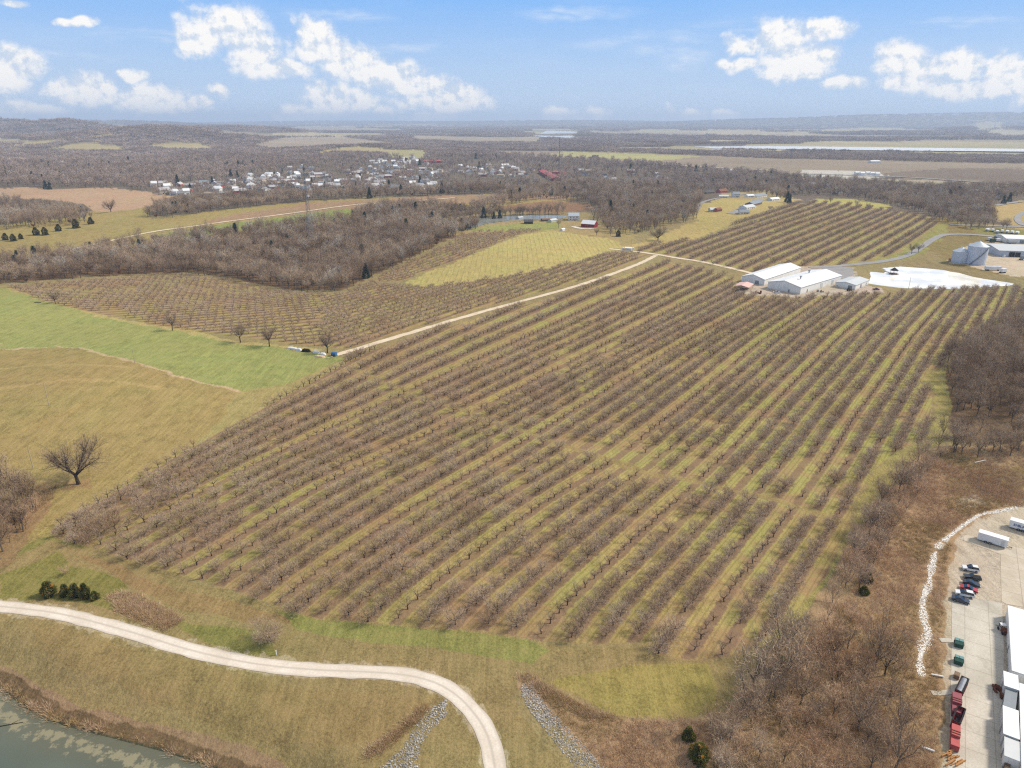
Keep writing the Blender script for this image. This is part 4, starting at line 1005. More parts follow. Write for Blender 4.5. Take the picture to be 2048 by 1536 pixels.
while r < 24000:
    s = max(9.0, r / 105.0) if r < 2600 else r / 92.0
    n = int(math.radians(96) * r / s); a = np.radians(-48) + np.arange(n) * s / r + NR.uniform(-.4, .4, n) * s / r; rj = r + NR.uniform(-.5, .5, n) * s
    x = rj * np.sin(a); y = rj * np.cos(a); z = H(x, y); u, v = project(x, y, z)
    m = ~inpoly(u, v, NEARLIM)
    for c in CLEAR: m &= ~inpoly(u, v, c)
    town = inpoly(u, v, TOWN); m &= (NR.random(n) > 0.08 + 0.68 * town)
    m &= ~(open_land(x, y) & (v < 300))
    q = np.column_stack([x, y, z, np.full(n, s)])[m]
    (fw if r < 2600 else cl).append(q); r += s * 0.95 if r < 2600 else s * 0.8
fw = np.concatenate(fw); cl = np.concatenate(cl)
fk = NR.integers(0, 6, len(fw)); ev = NR.random(len(fw)) < 0.015; fk[ev] = 6 + NR.integers(0, 2, ev.sum())
scatter('distant_woodland', C_FWOOD, 8, fw[:, :3], NR.uniform(.65, 1.05, len(fw)) * np.clip(fw[:, 3] / 12.5, .85, 1.5), fk, 'leafless grey woods spread around the town', 'woodland', rs=4)
scatter('horizon_woodland', C_CLUMP, 5, cl[:, :3], np.clip(cl[:, 3] / 34, .8, 2.2) * NR.uniform(.8, 1.1, len(cl)), NR.integers(0, 5, len(cl)), 'far blue grey woods fading toward the horizon', 'woodland', rs=6)
print('FAR', len(fw), len(cl))

# ------------------------------------------------------------------ right hand woods and the creek slope: trees one by one
cnt = 0
def wood_tree(u, v, s, protos, lab, grp, name='bare_tree', cat='tree'):
    global cnt
    x, y = px(u, v); cnt += 1; s = s * 1.3
    return plant(name, R.choice(protos), x, y, s, lab, cat, grp)
P_ = pts_in(W2, 5.6); P_ = P_[np.argsort(P_[:, 1])]; P_ = P_[NR.random(len(P_)) > .05]
uu, vv = project(P_[:, 0], P_[:, 1], P_[:, 2]); vis = (uu < 2075)
sel = np.where(vis)[0][:135]
LN = lines(P_[sel], 12); LN = dict(zip(sel, LN))
for i in sel:
    lab = 'tall bare tree, %s from the left in the %s line of the right wood' % (LN[i][1], LN[i][0]) if True else 'tall bare tree %s of the grey wood at the right edge' % ('on the near fringe' if vv[i] > 800 else 'on the orchard side' if uu[i] < 1950 else 'in the thick middle' if vv[i] > 700 else 'toward the far end')
    plant('bare_tree', R.choice(WOODT), P_[i, 0], P_[i, 1], R.uniform(.65, .95), lab, 'tree', 'bare trees of the wood right of the orchard')
rw = np.array([i for i in range(len(P_)) if i not in set(sel)])
if len(rw): scatter('right_woodland', C_WOOD, 8, P_[rw], NR.uniform(.55, .85, len(rw)), NR.integers(0, 7, len(rw)), 'far part of the leafless wood right of the orchard', 'woodland', rs=8)
W3 = [(1460, 1440), (1500, 1370), (1560, 1300), (1620, 1290), (1690, 1280), (1740, 1330), (1800, 1360), (1815, 1440), (1800, 1536), (1790, 1640), (1440, 1640), (1430, 1500)]
P_ = pts_in(W3, 3.9); P_ = P_[NR.random(len(P_)) > .1]; _u, _v = project(P_[:, 0], P_[:, 1], P_[:, 2]); P_ = P_[_v < 1570][:132]
LN = lines(P_, 14)
for i in range(len(P_)):
    uu, vv = project(*P_[i]); lab = '%s, %s from the left in the %s line up of the bottom thicket' % ('bare shrubby tree' if i % 2 else 'small bare tree', LN[i][1], LN[i][0]) if True else 'leafless %s in the grey thicket %s' % (('shrubby tree' if i % 2 else 'small tree'), 'by the dark green cedar' if uu < 1600 and vv < 1400 else 'near the bottom edge' if vv > 1480 else 'close to the creek' if uu > 1740 else 'in its crowded middle')
    plant('thicket_tree', R.choice(SHRUBT + WOODT[:1]) if i % 7 else R.choice(WOODT), P_[i, 0], P_[i, 1], R.uniform(.75, 1.2) if i % 7 else .62, lab, 'tree', 'bare trees of the bottom right thicket')
for (u, v, s, pr, lab) in [
    (1797, 985, .75, WOODT, 'tall bare tree with ivied base at the edge of the orchard below the wood'), (1775, 1010, .9, SHRUBT, 'grey bush beside the ivied bare tree'), (1755, 1040, 1.0, SHRUBT, 'dense grey bush halfway down the creek hedge'),
    (1738, 1068, .7, WOODT, 'slim bare tree behind the orange leaved sapling'), (1770, 1075, .75, BROWNT, 'orange brown leafed sapling in the creek hedge'), (1742, 1085, .9, SHRUBT, 'bare bush below the orange leafed sapling'),
    (1705, 1110, .6, WOODT, 'gnarled bare tree with one snag branch beside the orchard'), (1725, 1120, .9, SHRUBT, 'grey shrub right of the gnarled tree'), (1750, 1105, .8, SHRUBT, 'low spreading bare bush above the dark cedars'),
    (1700, 1150, 1.0, SHRUBT, 'thick grey bush left of the small dark cedars'), (1690, 1175, .9, SHRUBT, 'bare bush at the orchard corner below the thick one'), (1665, 1205, .8, SHRUBT, 'sparse bush where the orchard narrows'),
    (1655, 1240, .9, SHRUBT, 'pale bare bush on the slope under the orchard corner'), (1585, 1290, .62, WOODT, 'bare tree standing over the dark green cedar'), (1570, 1300, .55, WOODT, 'second bare tree behind the dark green cedar'),
    (1610, 1330, .9, SHRUBT, 'bare shrub right of the dark green cedar'), (1530, 1345, .8, SHRUBT, 'bare shrub left of the dark green cedar'), (1640, 1290, .9, SHRUBT, 'bare shrub on the brown slope above the thicket'),
    (1850, 905, .7, SHRUBT, 'tangled bush at the lower tip of the right wood'), (1880, 915, .8, SHRUBT, 'bramble bush under the right wood'), (1910, 905, .55, WOODT, 'thin tall tree at the lower edge of the right wood'),
    (1955, 915, .6, WOODT, 'thin tall tree above the brown brush'), (1985, 905, .55, WOODT, 'slender trunk beside its twin at the wood edge'), (2020, 912, .6, WOODT, 'rightmost thin tree at the wood edge'), (1825, 930, .8, SHRUBT, 'dark bush beyond the ivied tree'),
    (1480, 1445, .7, SHRUBT, 'shrub at the tip of the mown clearing'), (1420, 1450, .6, SHRUBT, 'low dark bush behind the orange tipped cedars'), (1340, 1470, .5, SHRUBT, 'brown bush left of the orange tipped cedars'),
    (1700, 1245, .6, SHRUBT, 'small bare bush on the russet slope'), (1760, 1290, .7, SHRUBT, 'bare bush near the straw coloured patch'), (1800, 1340, .6, SHRUBT, 'low bush beside the rocky creek'), (1655, 1270, .7, SHRUBT, 'grey bush at the top of the thicket')]:
    wood_tree(u, v, s, pr, lab, None, 'bush' if pr is SHRUBT else 'bare_tree', 'bush' if pr is SHRUBT else 'tree')
HEDGE = [(1680, 1120), (1730, 1045), (1760, 1000), (1795, 950), (1835, 905), (1870, 915), (1840, 985), (1800, 1040), (1785, 1085), (1745, 1130), (1725, 1175), (1700, 1210), (1670, 1200)]
P_ = pts_in(HEDGE, 4.2); P_ = P_[NR.random(len(P_)) < .8][::-1][:105]; LN = lines(P_, 6)
for i in range(len(P_)):
    big_ = i % 5 == 0
    plant('bare_tree' if big_ else 'bush', R.choice(WOODT if big_ else SHRUBT), P_[i, 0], P_[i, 1], R.uniform(.65, .85) if big_ else R.uniform(.8, 1.25), 'grey %s, %s from the left in the %s line up of the creek hedge' % ('tree' if big_ else 'bush', LN[i][1], LN[i][0]), 'tree' if big_ else 'bush', 'bare trees and bushes of the creek hedge')
W2B = [(1870, 872), (1960, 866), (2048, 862), (2110, 862), (2110, 918), (1990, 914), (1890, 912), (1862, 905)]
P_ = pts_in(W2B, 5.5); P_ = P_[NR.random(len(P_)) < .7][:40]; LN = lines(P_, 10)
for i in range(len(P_)):
    plant('bare_tree', R.choice(WOODT), P_[i, 0], P_[i, 1], R.uniform(.55, .85), 'slender bare tree, %s from the left in the %s line of the brushy wood margin' % (LN[i][1], LN[i][0]), 'tree', 'slender trees on the lower margin of the right wood')
# left edge wood
LE = [(-300, 1150), (-300, 960), (-60, 975), (40, 985), (78, 1010), (70, 1050), (40, 1080), (15, 1120), (-60, 1170)]
P_ = pts_in(LE, 4.2)
uu, vv = project(P_[:, 0], P_[:, 1], P_[:, 2]); P_ = P_[uu > -60]
LN = lines(P_, 6)
for i in range(len(P_)):
    plant('bare_tree', R.choice(WOODT + SHRUBT), P_[i, 0], P_[i, 1], R.uniform(.75, 1.0), 'bare grey tree, %s from the left in the %s line of the left edge clump' % (LN[i][1], LN[i][0]), 'tree', 'bare trees of the clump at the left edge')

# ------------------------------------------------------------------ single trees
dark_twigs = foliage('dark_twigs', (132, 112, 92), (160, 140, 120), 0.8, 0.1); dark_bark = foliage('dark_bark', (78, 68, 60), (100, 88, 78), 0.5, 0.1)
OAK = [Proto('oak', bare_tree(16.5, 11.5, 3.2, 0.55, 10, 14, 3400, 2.0, 0.06, 311 + s, 0.8, 0.0), dark_bark, dark_twigs) for s in range(2)]
LONE = [Proto('lone_tree', bare_tree(11.5, 5.6, 3.6, 0.32, 8, 8, 1500, 1.6, 0.06, 340 + s, 1.0, 0.0), dark_bark, dark_twigs) for s in range(3)]
ROUND = Proto('round_bush', bare_tree(6.4, 4.6, .6, .12, 14, 9, 2600, 1.4, .05, 320, .9), bark_wood, twig_wood)
def at_tree(u, v, proto, s, lab, name='bare_tree', cat='tree', grp=None, sz=None):
    x, y = px(u, v); return plant(name, proto, x, y, s, lab, cat, grp, sz=sz)
at_tree(157, 968, OAK[0], 1.2, 'big lone spreading oak in the tan pasture at left', 'oak_tree')
at_tree(345, 661, LONE[0], .92, 'lone bare tree on the wheat field edge, leftmost of three', 'bare_tree')
at_tree(481, 685, LONE[1], 1.0, 'round crowned bare tree between its two neighbours on the wheat field edge')
at_tree(539, 693, LONE[2], 1.1, 'bare tree of several stems nearest the junk pile')
at_tree(655, 706, LONE[0], 1.05, 'dark bare tree leaning over the junk pile')
at_tree(111, 607, LONE[1], .8, 'slim tree at the far end of the left orchard edge')
at_tree(222, 424, OAK[1], 1.1, 'lone tree in the pinkish field far left')
at_tree(1316, 481, OAK[0], 1.0, 'broad dark oak at the top corner of the far orchard')
at_tree(1823, 508, LONE[0], .85, 'left of two small trees beside the lane bend')
at_tree(1836, 505, LONE[1], .85, 'right of two small trees beside the lane bend')
at_tree(535, 1286, ROUND, 1.0, 'round grey leafless bush beside the gravel road', 'bush', 'bush')
at_tree(1193, 471, LONE[2], .7, 'small tree in front of the red barn')
at_tree(1117, 456, WOODT[4], .9, 'thin tree left of the white farmhouse')
at_tree(1221, 472, WOODT[5], .7, 'bare tree left of the dark cedar by the creek bottom')
at_tree(1236, 473, CEDART[0], 1.3, 'small dark cedar below the far wood', 'cedar', 'cedar')
at_tree(131, 1150, SHRUBT[1], .55, 'thin bare sapling behind the four cedars')
for i, (u, v) in enumerate(((1660, 408), (1712, 416), (1735, 420))): at_tree(u, v, WOODT[u % 6], .8, '%s small tree on the green strip behind the far orchard' % ORD[i + 1], grp='trees on the green strip behind the far orchard')
for i, (u, v) in enumerate(((1975, 452), (1985, 455), (2005, 458), (2012, 460))): at_tree(u, v, WOODT[u % 6], 1.0, '%s roadside tree right of the dark wood' % ORD[i + 1], grp='roadside trees right of the dark wood')
for u, v, s, sz, lab in ((98, 1190, .85, .8, 'largest rounded cedar, leftmost of the row above the gravel road'), (131, 1190, .62, .65, 'narrow cedar second from left above the gravel road'),
                     (152, 1193, .72, .78, 'dense cedar second from right above the gravel road'), (172, 1195, .6, .8, 'pointed cedar at the right end of the row'), (190, 1198, .5, .45, 'low bushy cedar shrub beside the dry brush')):
    at_tree(u, v, CEDART[u % 3], s, lab, 'cedar', 'cedar', sz=sz)
at_tree(1557, 1345, CEDART[1], .95, 'dark green rounded cedar above the thicket', 'cedar', 'cedar', sz=.8)
at_tree(1376, 1478, CEDART[2], .6, 'smaller orange tipped cedar below the clearing', 'cedar', 'cedar', sz=.6)
at_tree(1397, 1520, CEDART[0], .95, 'larger orange tipped cedar at the bottom', 'cedar', 'cedar', sz=.8)
at_tree(1735, 1165, CEDART[1], .5, 'upper of two small dark cedars on the slope', 'cedar', 'cedar', sz=.6)
at_tree(1727, 1188, CEDART[2], .6, 'lower of two small dark cedars on the slope', 'cedar', 'cedar', sz=.5)
for u, v, s in ((12, 480, 1.3), (27, 482, 1.4), (42, 478, 1.1), (72, 470, 1.5), (90, 470, 1.6), (118, 462, 1.4), (152, 456, 1.9), (182, 448, 1.5), (172, 425, 1.3)):
    at_tree(u, v, CEDART[(u // 7) % 3], s, 'dark cedar, %s from the left under the far left tree clump' % ORD[1 + [12, 27, 42, 72, 90, 118, 152, 172, 182].index(u)], 'cedar', 'cedar', 'dark cedars below the far left tree clump')
for u, v, s in ((92, 378, 1.9), (100, 379, 1.6), (1574, 405, 1.9), (1579, 407, 1.5), (2006, 408, 1.6), (2018, 404, 1.8), (988, 438, 1.2), (1000, 437, 1.4), (650, 375, 1.3), (565, 347, 1.3), (652, 316, 1.2), (800, 322, 2), (812, 325, 1.8)):
    at_tree(u, v, EVERT[u % 2], s * .62, 'tall dark evergreen, %s one %s' % ({92: 'left', 100: 'right', 1574: 'taller', 1579: 'shorter', 2006: 'left', 2018: 'right', 988: 'left', 1000: 'right', 650: 'nearest', 565: 'leftmost', 652: 'farthest', 800: 'upper left', 812: 'upper right'}[u], 'behind the pink field' if u < 110 else 'in the town' if u < 900 else 'by the farm pond' if u < 1100 else 'at the top of the far orchard' if u < 1600 else 'near the right edge'), 'evergreen_tree', 'evergreen', 'dark evergreens among the bare trees')

# ------------------------------------------------------------------ brush, dry grass, rocks
CREEKL_ = [(2030, 1016), (1990, 1024), (1960, 1030), (1925, 1052), (1888, 1082), (1872, 1102), (1864, 1130), (1857, 1170), (1846, 1200), (1848, 1240), (1856, 1265), (1846, 1290), (1840, 1320), (1843, 1350)]
def fill(poly, sp, prob=1.0):
    P_ = pts_in(poly, sp); return P_[NR.random(len(P_)) < prob]
B1 = [(2100, 890), (1900, 898), (1850, 920), (1810, 970), (1760, 1060), (1720, 1110), (1700, 1190), (1640, 1260), (1560, 1330), (1480, 1440), (1330, 1446), (1230, 1436), (1120, 1388), (1070, 1360), (1060, 1366), (1110, 1425), (1210, 1536), (1290, 1700), (1850, 1700), (1876, 1500), (1882, 1420), (1878, 1300), (1888, 1150), (1905, 1068), (1975, 1034), (2048, 1012), (2100, 1008)]
bp_ = fill(B1, 1.0, .9); _d = polydist(bp_[:, 0], bp_[:, 1], [px(*p) for p in CREEKL_], closed=False); bp_ = bp_[_d > 1.4]
scatter('dry_brush', C_BRUSH, 6, bp_, NR.uniform(.5, 1.25, len(bp_)) * (0.55 + 0.9 * vnoise(bp_[:, 0], bp_[:, 1], 9, 3)), np.where(vnoise(bp_[:, 0], bp_[:, 1], 14, 8) > .68, 3, 0) + NR.integers(0, 3, len(bp_)), 'russet dry brush covering the slope between orchard and yard', 'brush', rs=9)
g2 = np.concatenate([fill([(215, 1190), (260, 1185), (300, 1205), (345, 1225), (365, 1240), (330, 1262), (290, 1245), (240, 1225)], .55), fill([(1030, 1350), (1060, 1348), (1100, 1375), (1180, 1420), (1230, 1436), (1180, 1440), (1080, 1390)], .7),
                     fill([(-100, 1330), (0, 1390), (60, 1428), (200, 1470), (330, 1502), (440, 1540), (430, 1520), (300, 1480), (160, 1440), (60, 1398), (0, 1362)], .8, .5), fill([(760, 1510), (860, 1420), (850, 1408), (720, 1515)], .6), fill([(75, 985), (115, 970), (100, 1000), (60, 1030)], .8)])
scatter('dry_grass', C_BRUSH, 6, g2, NR.uniform(.6, 1.3, len(g2)), NR.integers(0, 6, len(g2)), 'tall tan dry grass clumps along banks and verges', 'dry grass', rs=10)
RIP1 = [(1040, 1376), (1052, 1366), (1064, 1370), (1092, 1410), (1150, 1470), (1207, 1536), (1290, 1660), (1230, 1660), (1150, 1536), (1100, 1472), (1052, 1412)]
RIP2 = [(893, 1400), (896, 1430), (862, 1462), (842, 1490), (838, 1536), (830, 1600), (700, 1600), (760, 1536), (800, 1500), (832, 1450), (862, 1415)]
CREEKL = [(2030, 1016), (1990, 1024), (1960, 1030), (1925, 1052), (1888, 1082), (1872, 1102), (1864, 1130), (1857, 1170), (1846, 1200), (1848, 1240), (1856, 1265), (1846, 1290), (1840, 1320), (1843, 1350)]
rk = np.concatenate([fill(RIP1, .34, .9), fill(RIP2, .34, .75)])
scatter('riprap', C_ROCK, 5, rk, NR.uniform(.2, .48, len(rk)) * (.7 + .6 * vnoise(rk[:, 0], rk[:, 1], 2.5, 5)), NR.integers(0, 5, len(rk)), 'white and grey rocks lining the drainage channels', 'rocks', rs=12)
CW = catmull([px(*p) for p in CREEKL], .35); cr = []
for c in CW:
    wd = 0.35 + 1.75 * float(vnoise(c[0], c[1], 4.5, 55))
    for k in range(11): cr.append((c[0] + NR.uniform(-1, 1) * wd * .7, c[1] + NR.uniform(-1, 1) * wd * .5))
cr = np.array(cr); cr = np.column_stack([cr, H(cr[:, 0], cr[:, 1])])
C_WROCK = lib('white_rocks', []); 
wr_mat = simple('white_limestone', (246, 240, 230), 0.85, 0.76, 0.25, 2, rand=0.2)
for s in range(4):
    m_ = rock_mesh(s + 40); m_.materials.clear(); m_.materials.append(wr_mat); C_WROCK.objects.link(bpy.data.objects.new('white_stone_%d' % s, m_))
cr = cr[(vnoise(cr[:, 0], cr[:, 1], 2.2, 88) < .86)]
scatter('creek_rocks', C_WROCK, 4, cr, NR.uniform(.2, .46, len(cr)), NR.integers(0, 4, len(cr)), 'ribbon of bright white rocks lining the creek above the yard', 'rocks', rs=13)
#@@OBJ_BEGIN
# ------------------------------------------------------------------ buildings
def at_level(u, v, L):
    d = pix_dir(u, v); t = (CAMH - L) / -d[2]; return np.array([d[0] * t, d[1] * t])
def frame(A, B, C):
    """origin A, width towards B, length towards C (made square to A-B); returns origin, angle, width, length with +x = width"""
    A, B, C = map(np.array, (A, B, C)); ex = B - A; wd = np.linalg.norm(ex); ex = ex / wd; ey = np.array([-ex[1], ex[0]]); ln = float((C - A) @ ey)
    ang = math.atan2(ex[1], ex[0])
    return A, ang, float(wd), ln
def house(name, label, cat, o, ang, wd, ln, eave, rise, wallm, roofm, z=None, over=0.4, axis='y', doors=(), windows=(), group=None, wallname='wall', chimney=False):
    """walls with gables, a two-slab roof; ridge along +y ('y') or +x ('x'); openings as (side, pos, width, z0, z1)"""
    y0, y1 = (0, ln) if ln > 0 else (ln, 0)
    if z is None: z = min(Hs(o[0] + math.cos(ang) * a - math.sin(ang) * b, o[1] + math.sin(ang) * a + math.cos(ang) * b) for a in (0, wd) for b in (0, ln)) - 0.1
    e = link(name, None, loc=(o[0], o[1], z), label=label, cat=cat, group=group, rz=ang)
    W = MB()
    if axis == 'y':
        P = [(0, 0), (wd, 0), (wd, eave), (wd / 2, eave + rise), (0, eave)]; W.prism(P, y0, y1)
    else:
        P = [(y0, 0), (y1, 0), (y1, eave), ((y0 + y1) / 2, eave + rise), (y0, eave)]
        W.prism(P, 0, wd); W.v = [(v[1], v[0], v[2]) for v in W.v]; W.f = [f[::-1] for f in W.f]
    W.build(wallname, wallm, e)
    Rf = MB(); a, b = (0, wd) if axis == 'y' else (y0, y1); m = (a + b) / 2; k = rise / (m - a); th = 0.22
    lo, hi = ((y0, y1) if axis == 'y' else (0, wd)); s0 = len(Rf.v)
    e0 = eave - over * k
    prof = [(a - over, e0 + 0.03), (m, eave + rise + 0.03), (b + over, e0 + 0.03), (b + over, e0 + th), (m, eave + rise + th + .05), (a - over, e0 + th)]
    Rf.prism(prof, lo - over, hi + over)
    if axis != 'y': Rf.v = [(v[1], v[0], v[2]) for v in Rf.v]; Rf.f = [f[::-1] for f in Rf.f]
    ro = Rf.build('roof', roofm, e)
    def opening(nm, mat, side, pos, w_, z0, z1, t=0.09):
        D = MB()
        if side == 'front': D.box(pos - w_ / 2, pos + w_ / 2, y0 - t, y0 + .02, z0, z1)
        elif side == 'back': D.box(pos - w_ / 2, pos + w_ / 2, y1 - .02, y1 + t, z0, z1)
        elif side == 'left': D.box(-t, .02, pos - w_ / 2, pos + w_ / 2, z0, z1)
        else: D.box(wd - .02, wd + t, pos - w_ / 2, pos + w_ / 2, z0, z1)
        return D.build(nm, mat, e)
    for d in doors: opening('door', d[5] if len(d) > 5 else dark_steel, *d[:5])
    for d in windows: opening('window', glass, *d[:5])
    if chimney:
        c = MB(); c.box(wd * .3, wd * .3 + .8, (y0 + y1) / 2, (y0 + y1) / 2 + .8, eave, eave + rise + 1.0); c.build('chimney', faded_red, ro)
    return e
def siding(name, rgb, k=.75):
    m, t, b = new_mat(name); tc = t.node('ShaderNodeTexCoord').outputs['Object']; s = t.node('ShaderNodeSeparateXYZ'); t.l.new(tc, s.inputs[0])
    f = t.math('FRACT', t.math('MULTIPLY', t.math('ADD', s.outputs[0], s.outputs[1]), 0.55)); st = t.range(t.math('ABSOLUTE', t.math('SUBTRACT', f, .5)), .0, .09, .82, 1.0)
    g = t.range(t.noise(tc, .25, 4, .65), .3, .7, .9, 1.07, False); dirt = t.range(s.outputs[2], 0.0, 1.6, .82, 1.0)
    v = t.math('MULTIPLY', t.math('MULTIPLY', st, g), dirt)
    t.l.new(t.mix(1.0, (*srgb(rgb, k), 1), v, blend='MULTIPLY'), b.inputs['Base Color']); b.inputs['Roughness'].default_value = .5; b.inputs['Specular IOR Level'].default_value = .3
    return m
side_grey = siding('ribbed_grey_siding', (232, 230, 224), .97); side_blue = siding('ribbed_bluish_siding', (200, 208, 218)); side_galv = siding('ribbed_bin_steel', (204, 212, 224), .78); roof_ribbed = siding('ribbed_white_roof', (240, 240, 238), .8)
red_side = siding('red_board_siding', (160, 36, 36), .7)
YLv = YL
o, ang, wd, ln = frame(at_level(1600, 589, YLv), at_level(1681, 564, YLv), at_level(1527, 579, YLv))
WH = house('warehouse', 'largest white roofed metal warehouse beside the pale pond', 'warehouse', o, ang, wd, ln, 5.2, 2.9, side_grey, roof_ribbed, z=YLv, axis='x',
      doors=[('front', wd * .16, 1.1, 0.1, 2.3), ('front', wd * .5, 3.6, 0.1, 3.8, pale_metal), ('front', wd * .78, 3.6, 0.1, 3.8, pale_metal), ('left', 9, 1.1, .1, 2.3, grey_metal)])
for k, (a, b) in enumerate(((.25, .35), (.65, .6))):
    m = MB(); m.tube((wd * a, ln * b, 8.0), (wd * a, ln * b, 10.0), .5, .5, 8); m.box(wd * a - .8, wd * a + .8, ln * b - .8, ln * b + .8, 9.7, 10.1); m.build('roof_vent', grey_metal, WH)
o2, a2, w2, l2 = frame(at_level(1528, 571, YLv), at_level(1600, 546, YLv), at_level(1494, 560, YLv))
house('warehouse', 'lower grey roofed metal warehouse behind the largest one', 'warehouse', o2, a2, w2, l2, 4.6, 2.6, side_grey, roof_ribbed, z=YLv, axis='x', doors=[('left', 6, 3, .1, 3, grey_metal)])
o3, a3, w3, l3 = frame(at_level(1710, 580, YLv), at_level(1737, 569, YLv), at_level(1674, 572, YLv))
house('warehouse', 'small pale metal building between the warehouse and the pond', 'shed', o3, a3, w3, l3, 3.6, 1.3, side_grey, pale_metal, z=YLv, axis='x', doors=[('front', w3 * .4, 2.6, .1, 2.7, grey_metal), ('front', w3 * .8, 1, .1, 2.2, grey_metal), ('left', 4, 3, .1, 2.8, grey_metal)])
# open shed with a faded pink roof
o4, a4, w4, l4 = frame(at_level(1497, 583, YLv), at_level(1507, 576, YLv), at_level(1468, 579, YLv))
sh = link('open_shed', None, loc=(o4[0], o4[1], YLv), label='open shed with a faded pink metal roof left of the warehouses', cat='shed', rz=a4)
m = MB(); m.prism([(l4 if l4 < 0 else 0, 2.9), ((l4) / 2, 4.0), (0 if l4 < 0 else l4, 2.9), (0, 3.05), (l4 / 2, 4.2), (l4, 3.05)] if l4 > 0 else [(l4, 2.9), (0, 2.9), (0, 3.1), (l4 / 2, 4.2), (l4, 3.1)], -.5, w4 + .5); m.v = [(v[1], v[0], v[2]) for v in m.v]; m.f = [f[::-1] for f in m.f]; m.build('roof', pink_roof, sh)
for i in range(3):
    for j in (0, 1):
        m = MB(); m.box(j * w4 - .12, j * w4 + .12, l4 * (i * .45 + .05) - .12, l4 * (i * .45 + .05) + .12, 0, 3.0); m.build('post', plank, sh)
def crate_pile(u, v, n, lab, mat, s=1.2, L=YLv, name='crate_stack'):
    o_ = at_level(u, v, L); rg = random.Random(u * 7 + v); m = MB()
    for i in range(n):
        x, y = rg.uniform(-2.2, 2.2), rg.uniform(-1.6, 1.6); q = s * rg.uniform(.7, 1.2); h = q * rg.choice((.7, .8, 1.6))
        m.box(x - q / 2, x + q / 2, y - q / 2, y + q / 2, 0, h); m.box(x - q / 2 + .1, x + q / 2 - .1, y - q / 2 + .1, y + q / 2 - .1, h - .12, h + .02)
    return m.build(name, mat, loc=(o_[0], o_[1], L), label=lab, cat='crates', rz=rg.uniform(0, 3))
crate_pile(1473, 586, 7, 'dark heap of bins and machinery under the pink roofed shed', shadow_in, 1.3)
crate_pile(1484, 587, 5, 'black and grey crates in front of the pink roofed shed', dark_steel, 1.2)
crate_pile(1517, 587, 6, 'reddish brown bins beside the warehouse corner', rusty, 1.1)
crate_pile(1640, 584, 5, 'low grey stack of pallets by the warehouse side wall', grey_metal, 1.1)
# grain bins
def bin_(u0, u1, vb, vt, lab, stairs):
    L = PAD['silo'][2]; c = at_level((u0 + u1) / 2, vb - 4, L); dpt = c[1] * CP + (CAMH - L) * SP; r = (u1 - u0) / FPX * dpt / 2; h = (vb - vt) / FPX * dpt * 1.03
    c = c + np.array([0, r * .4]); e = link('grain_bin', None, loc=(c[0], c[1], L), label=lab, cat='grain bin')
    m = MB(); m.tube((0, 0, 0), (0, 0, h), r, r, 28); m.build('wall', side_galv, e)
    m = MB(); m.tube((0, 0, h - .05), (0, 0, h + r * .5), r + .25, .6, 28); m.tube((0, 0, h + r * .5), (0, 0, h + r * .5 + .5), .6, .5, 10); m.build('roof', galv, e)
    for k in range(int(h / 1.6)):
        pass
    if stairs:
        m = MB(); n = 22
        for i in range(n):
            a = math.radians(-150 + 95 * i / n); zz = h * i / n; m.box((r + .5) * math.cos(a) - .45, (r + .5) * math.cos(a) + .45, (r + .5) * math.sin(a) - .45, (r + .5) * math.sin(a) + .45, zz, zz + .12)
            if i: 
                a0 = math.radians(-150 + 95 * (i - 1) / n); m.tube(((r + 1) * math.cos(a0), (r + 1) * math.sin(a0), h * (i - 1) / n + .9), ((r + 1) * math.cos(a), (r + 1) * math.sin(a), zz + .9), .1, .1, 4)
        m.build('stair', dark_steel, e)
    return e
bin_(1936, 1972, 533, 498, 'tall ribbed steel grain bin with a diagonal stair', True)
bin_(1907, 1937, 530, 508, 'shorter grain bin left of the tall one', False)
SL = PAD['silo'][2]
oS, aS, wS, lS = frame(at_level(1996, 513, SL), at_level(2130, 517, SL), at_level(2000, 500, SL))
hb = house('machine_shed', 'long pale blue grey machine shed right of the grain bins', 'shed', oS, aS, wS, abs(lS), 5.5, 2.0, side_blue, pale_metal, z=SL, axis='x', doors=[('front', wS * .2, 5, .1, 4.4, shadow_in), ('front', wS * .29, 4.4, .1, 4.2, shadow_in), ('front', wS * .6, 5, .1, 4.4, pale_metal)])  # first two openings are dark panels painted as shade inside open bays
o5, a5, w5, l5 = frame(at_level(2012, 482, SL + 2), at_level(2120, 486, SL + 2), at_level(2014, 474, SL + 2))
house('machine_shed', 'long white building across the lane at the right edge', 'shed', o5, a5, w5, abs(l5), 4.5, 1.6, side_grey, white_metal, axis='x', doors=[('front', w5 * .3, 4, .1, 3.6, grey_metal)])
def tank_trailer(u, v, ln_, lab, ang=0.0, L=SL, mat=white_metal, name='trailer'):
    c = at_level(u, v, L); e = link(name, None, loc=(c[0], c[1], L), label=lab, cat='trailer', rz=ang)
    m = MB(); m.box(-ln_ / 2, ln_ / 2, -1.25, 1.25, 1.1, 3.6); m.box(-ln_ / 2 + .1, ln_ / 2 - .1, -1.15, 1.15, 3.58, 3.7); m.build('body', mat, e)
    for x in (-ln_ * .3, -ln_ * .3 - 1.2):
        for y in (-1.1, 1.1):
            m = MB(); m.tube((x, y - .15, .5), (x, y + .15, .5), .5, .5, 12); m.build('wheel', black, e)
    m = MB(); m.box(-ln_ / 2, ln_ / 2, -.5, .5, .8, 1.15); m.box(ln_ * .32, ln_ * .36, -.9, .9, 0, 1.1); m.build('chassis', dark_steel, e)
    return e
tank_trailer(1985, 541, 13, 'white box trailer parked below the tall grain bin', -.05)
tank_trailer(2006, 546, 5, 'small pale trailer at the end of the box trailer', .3)
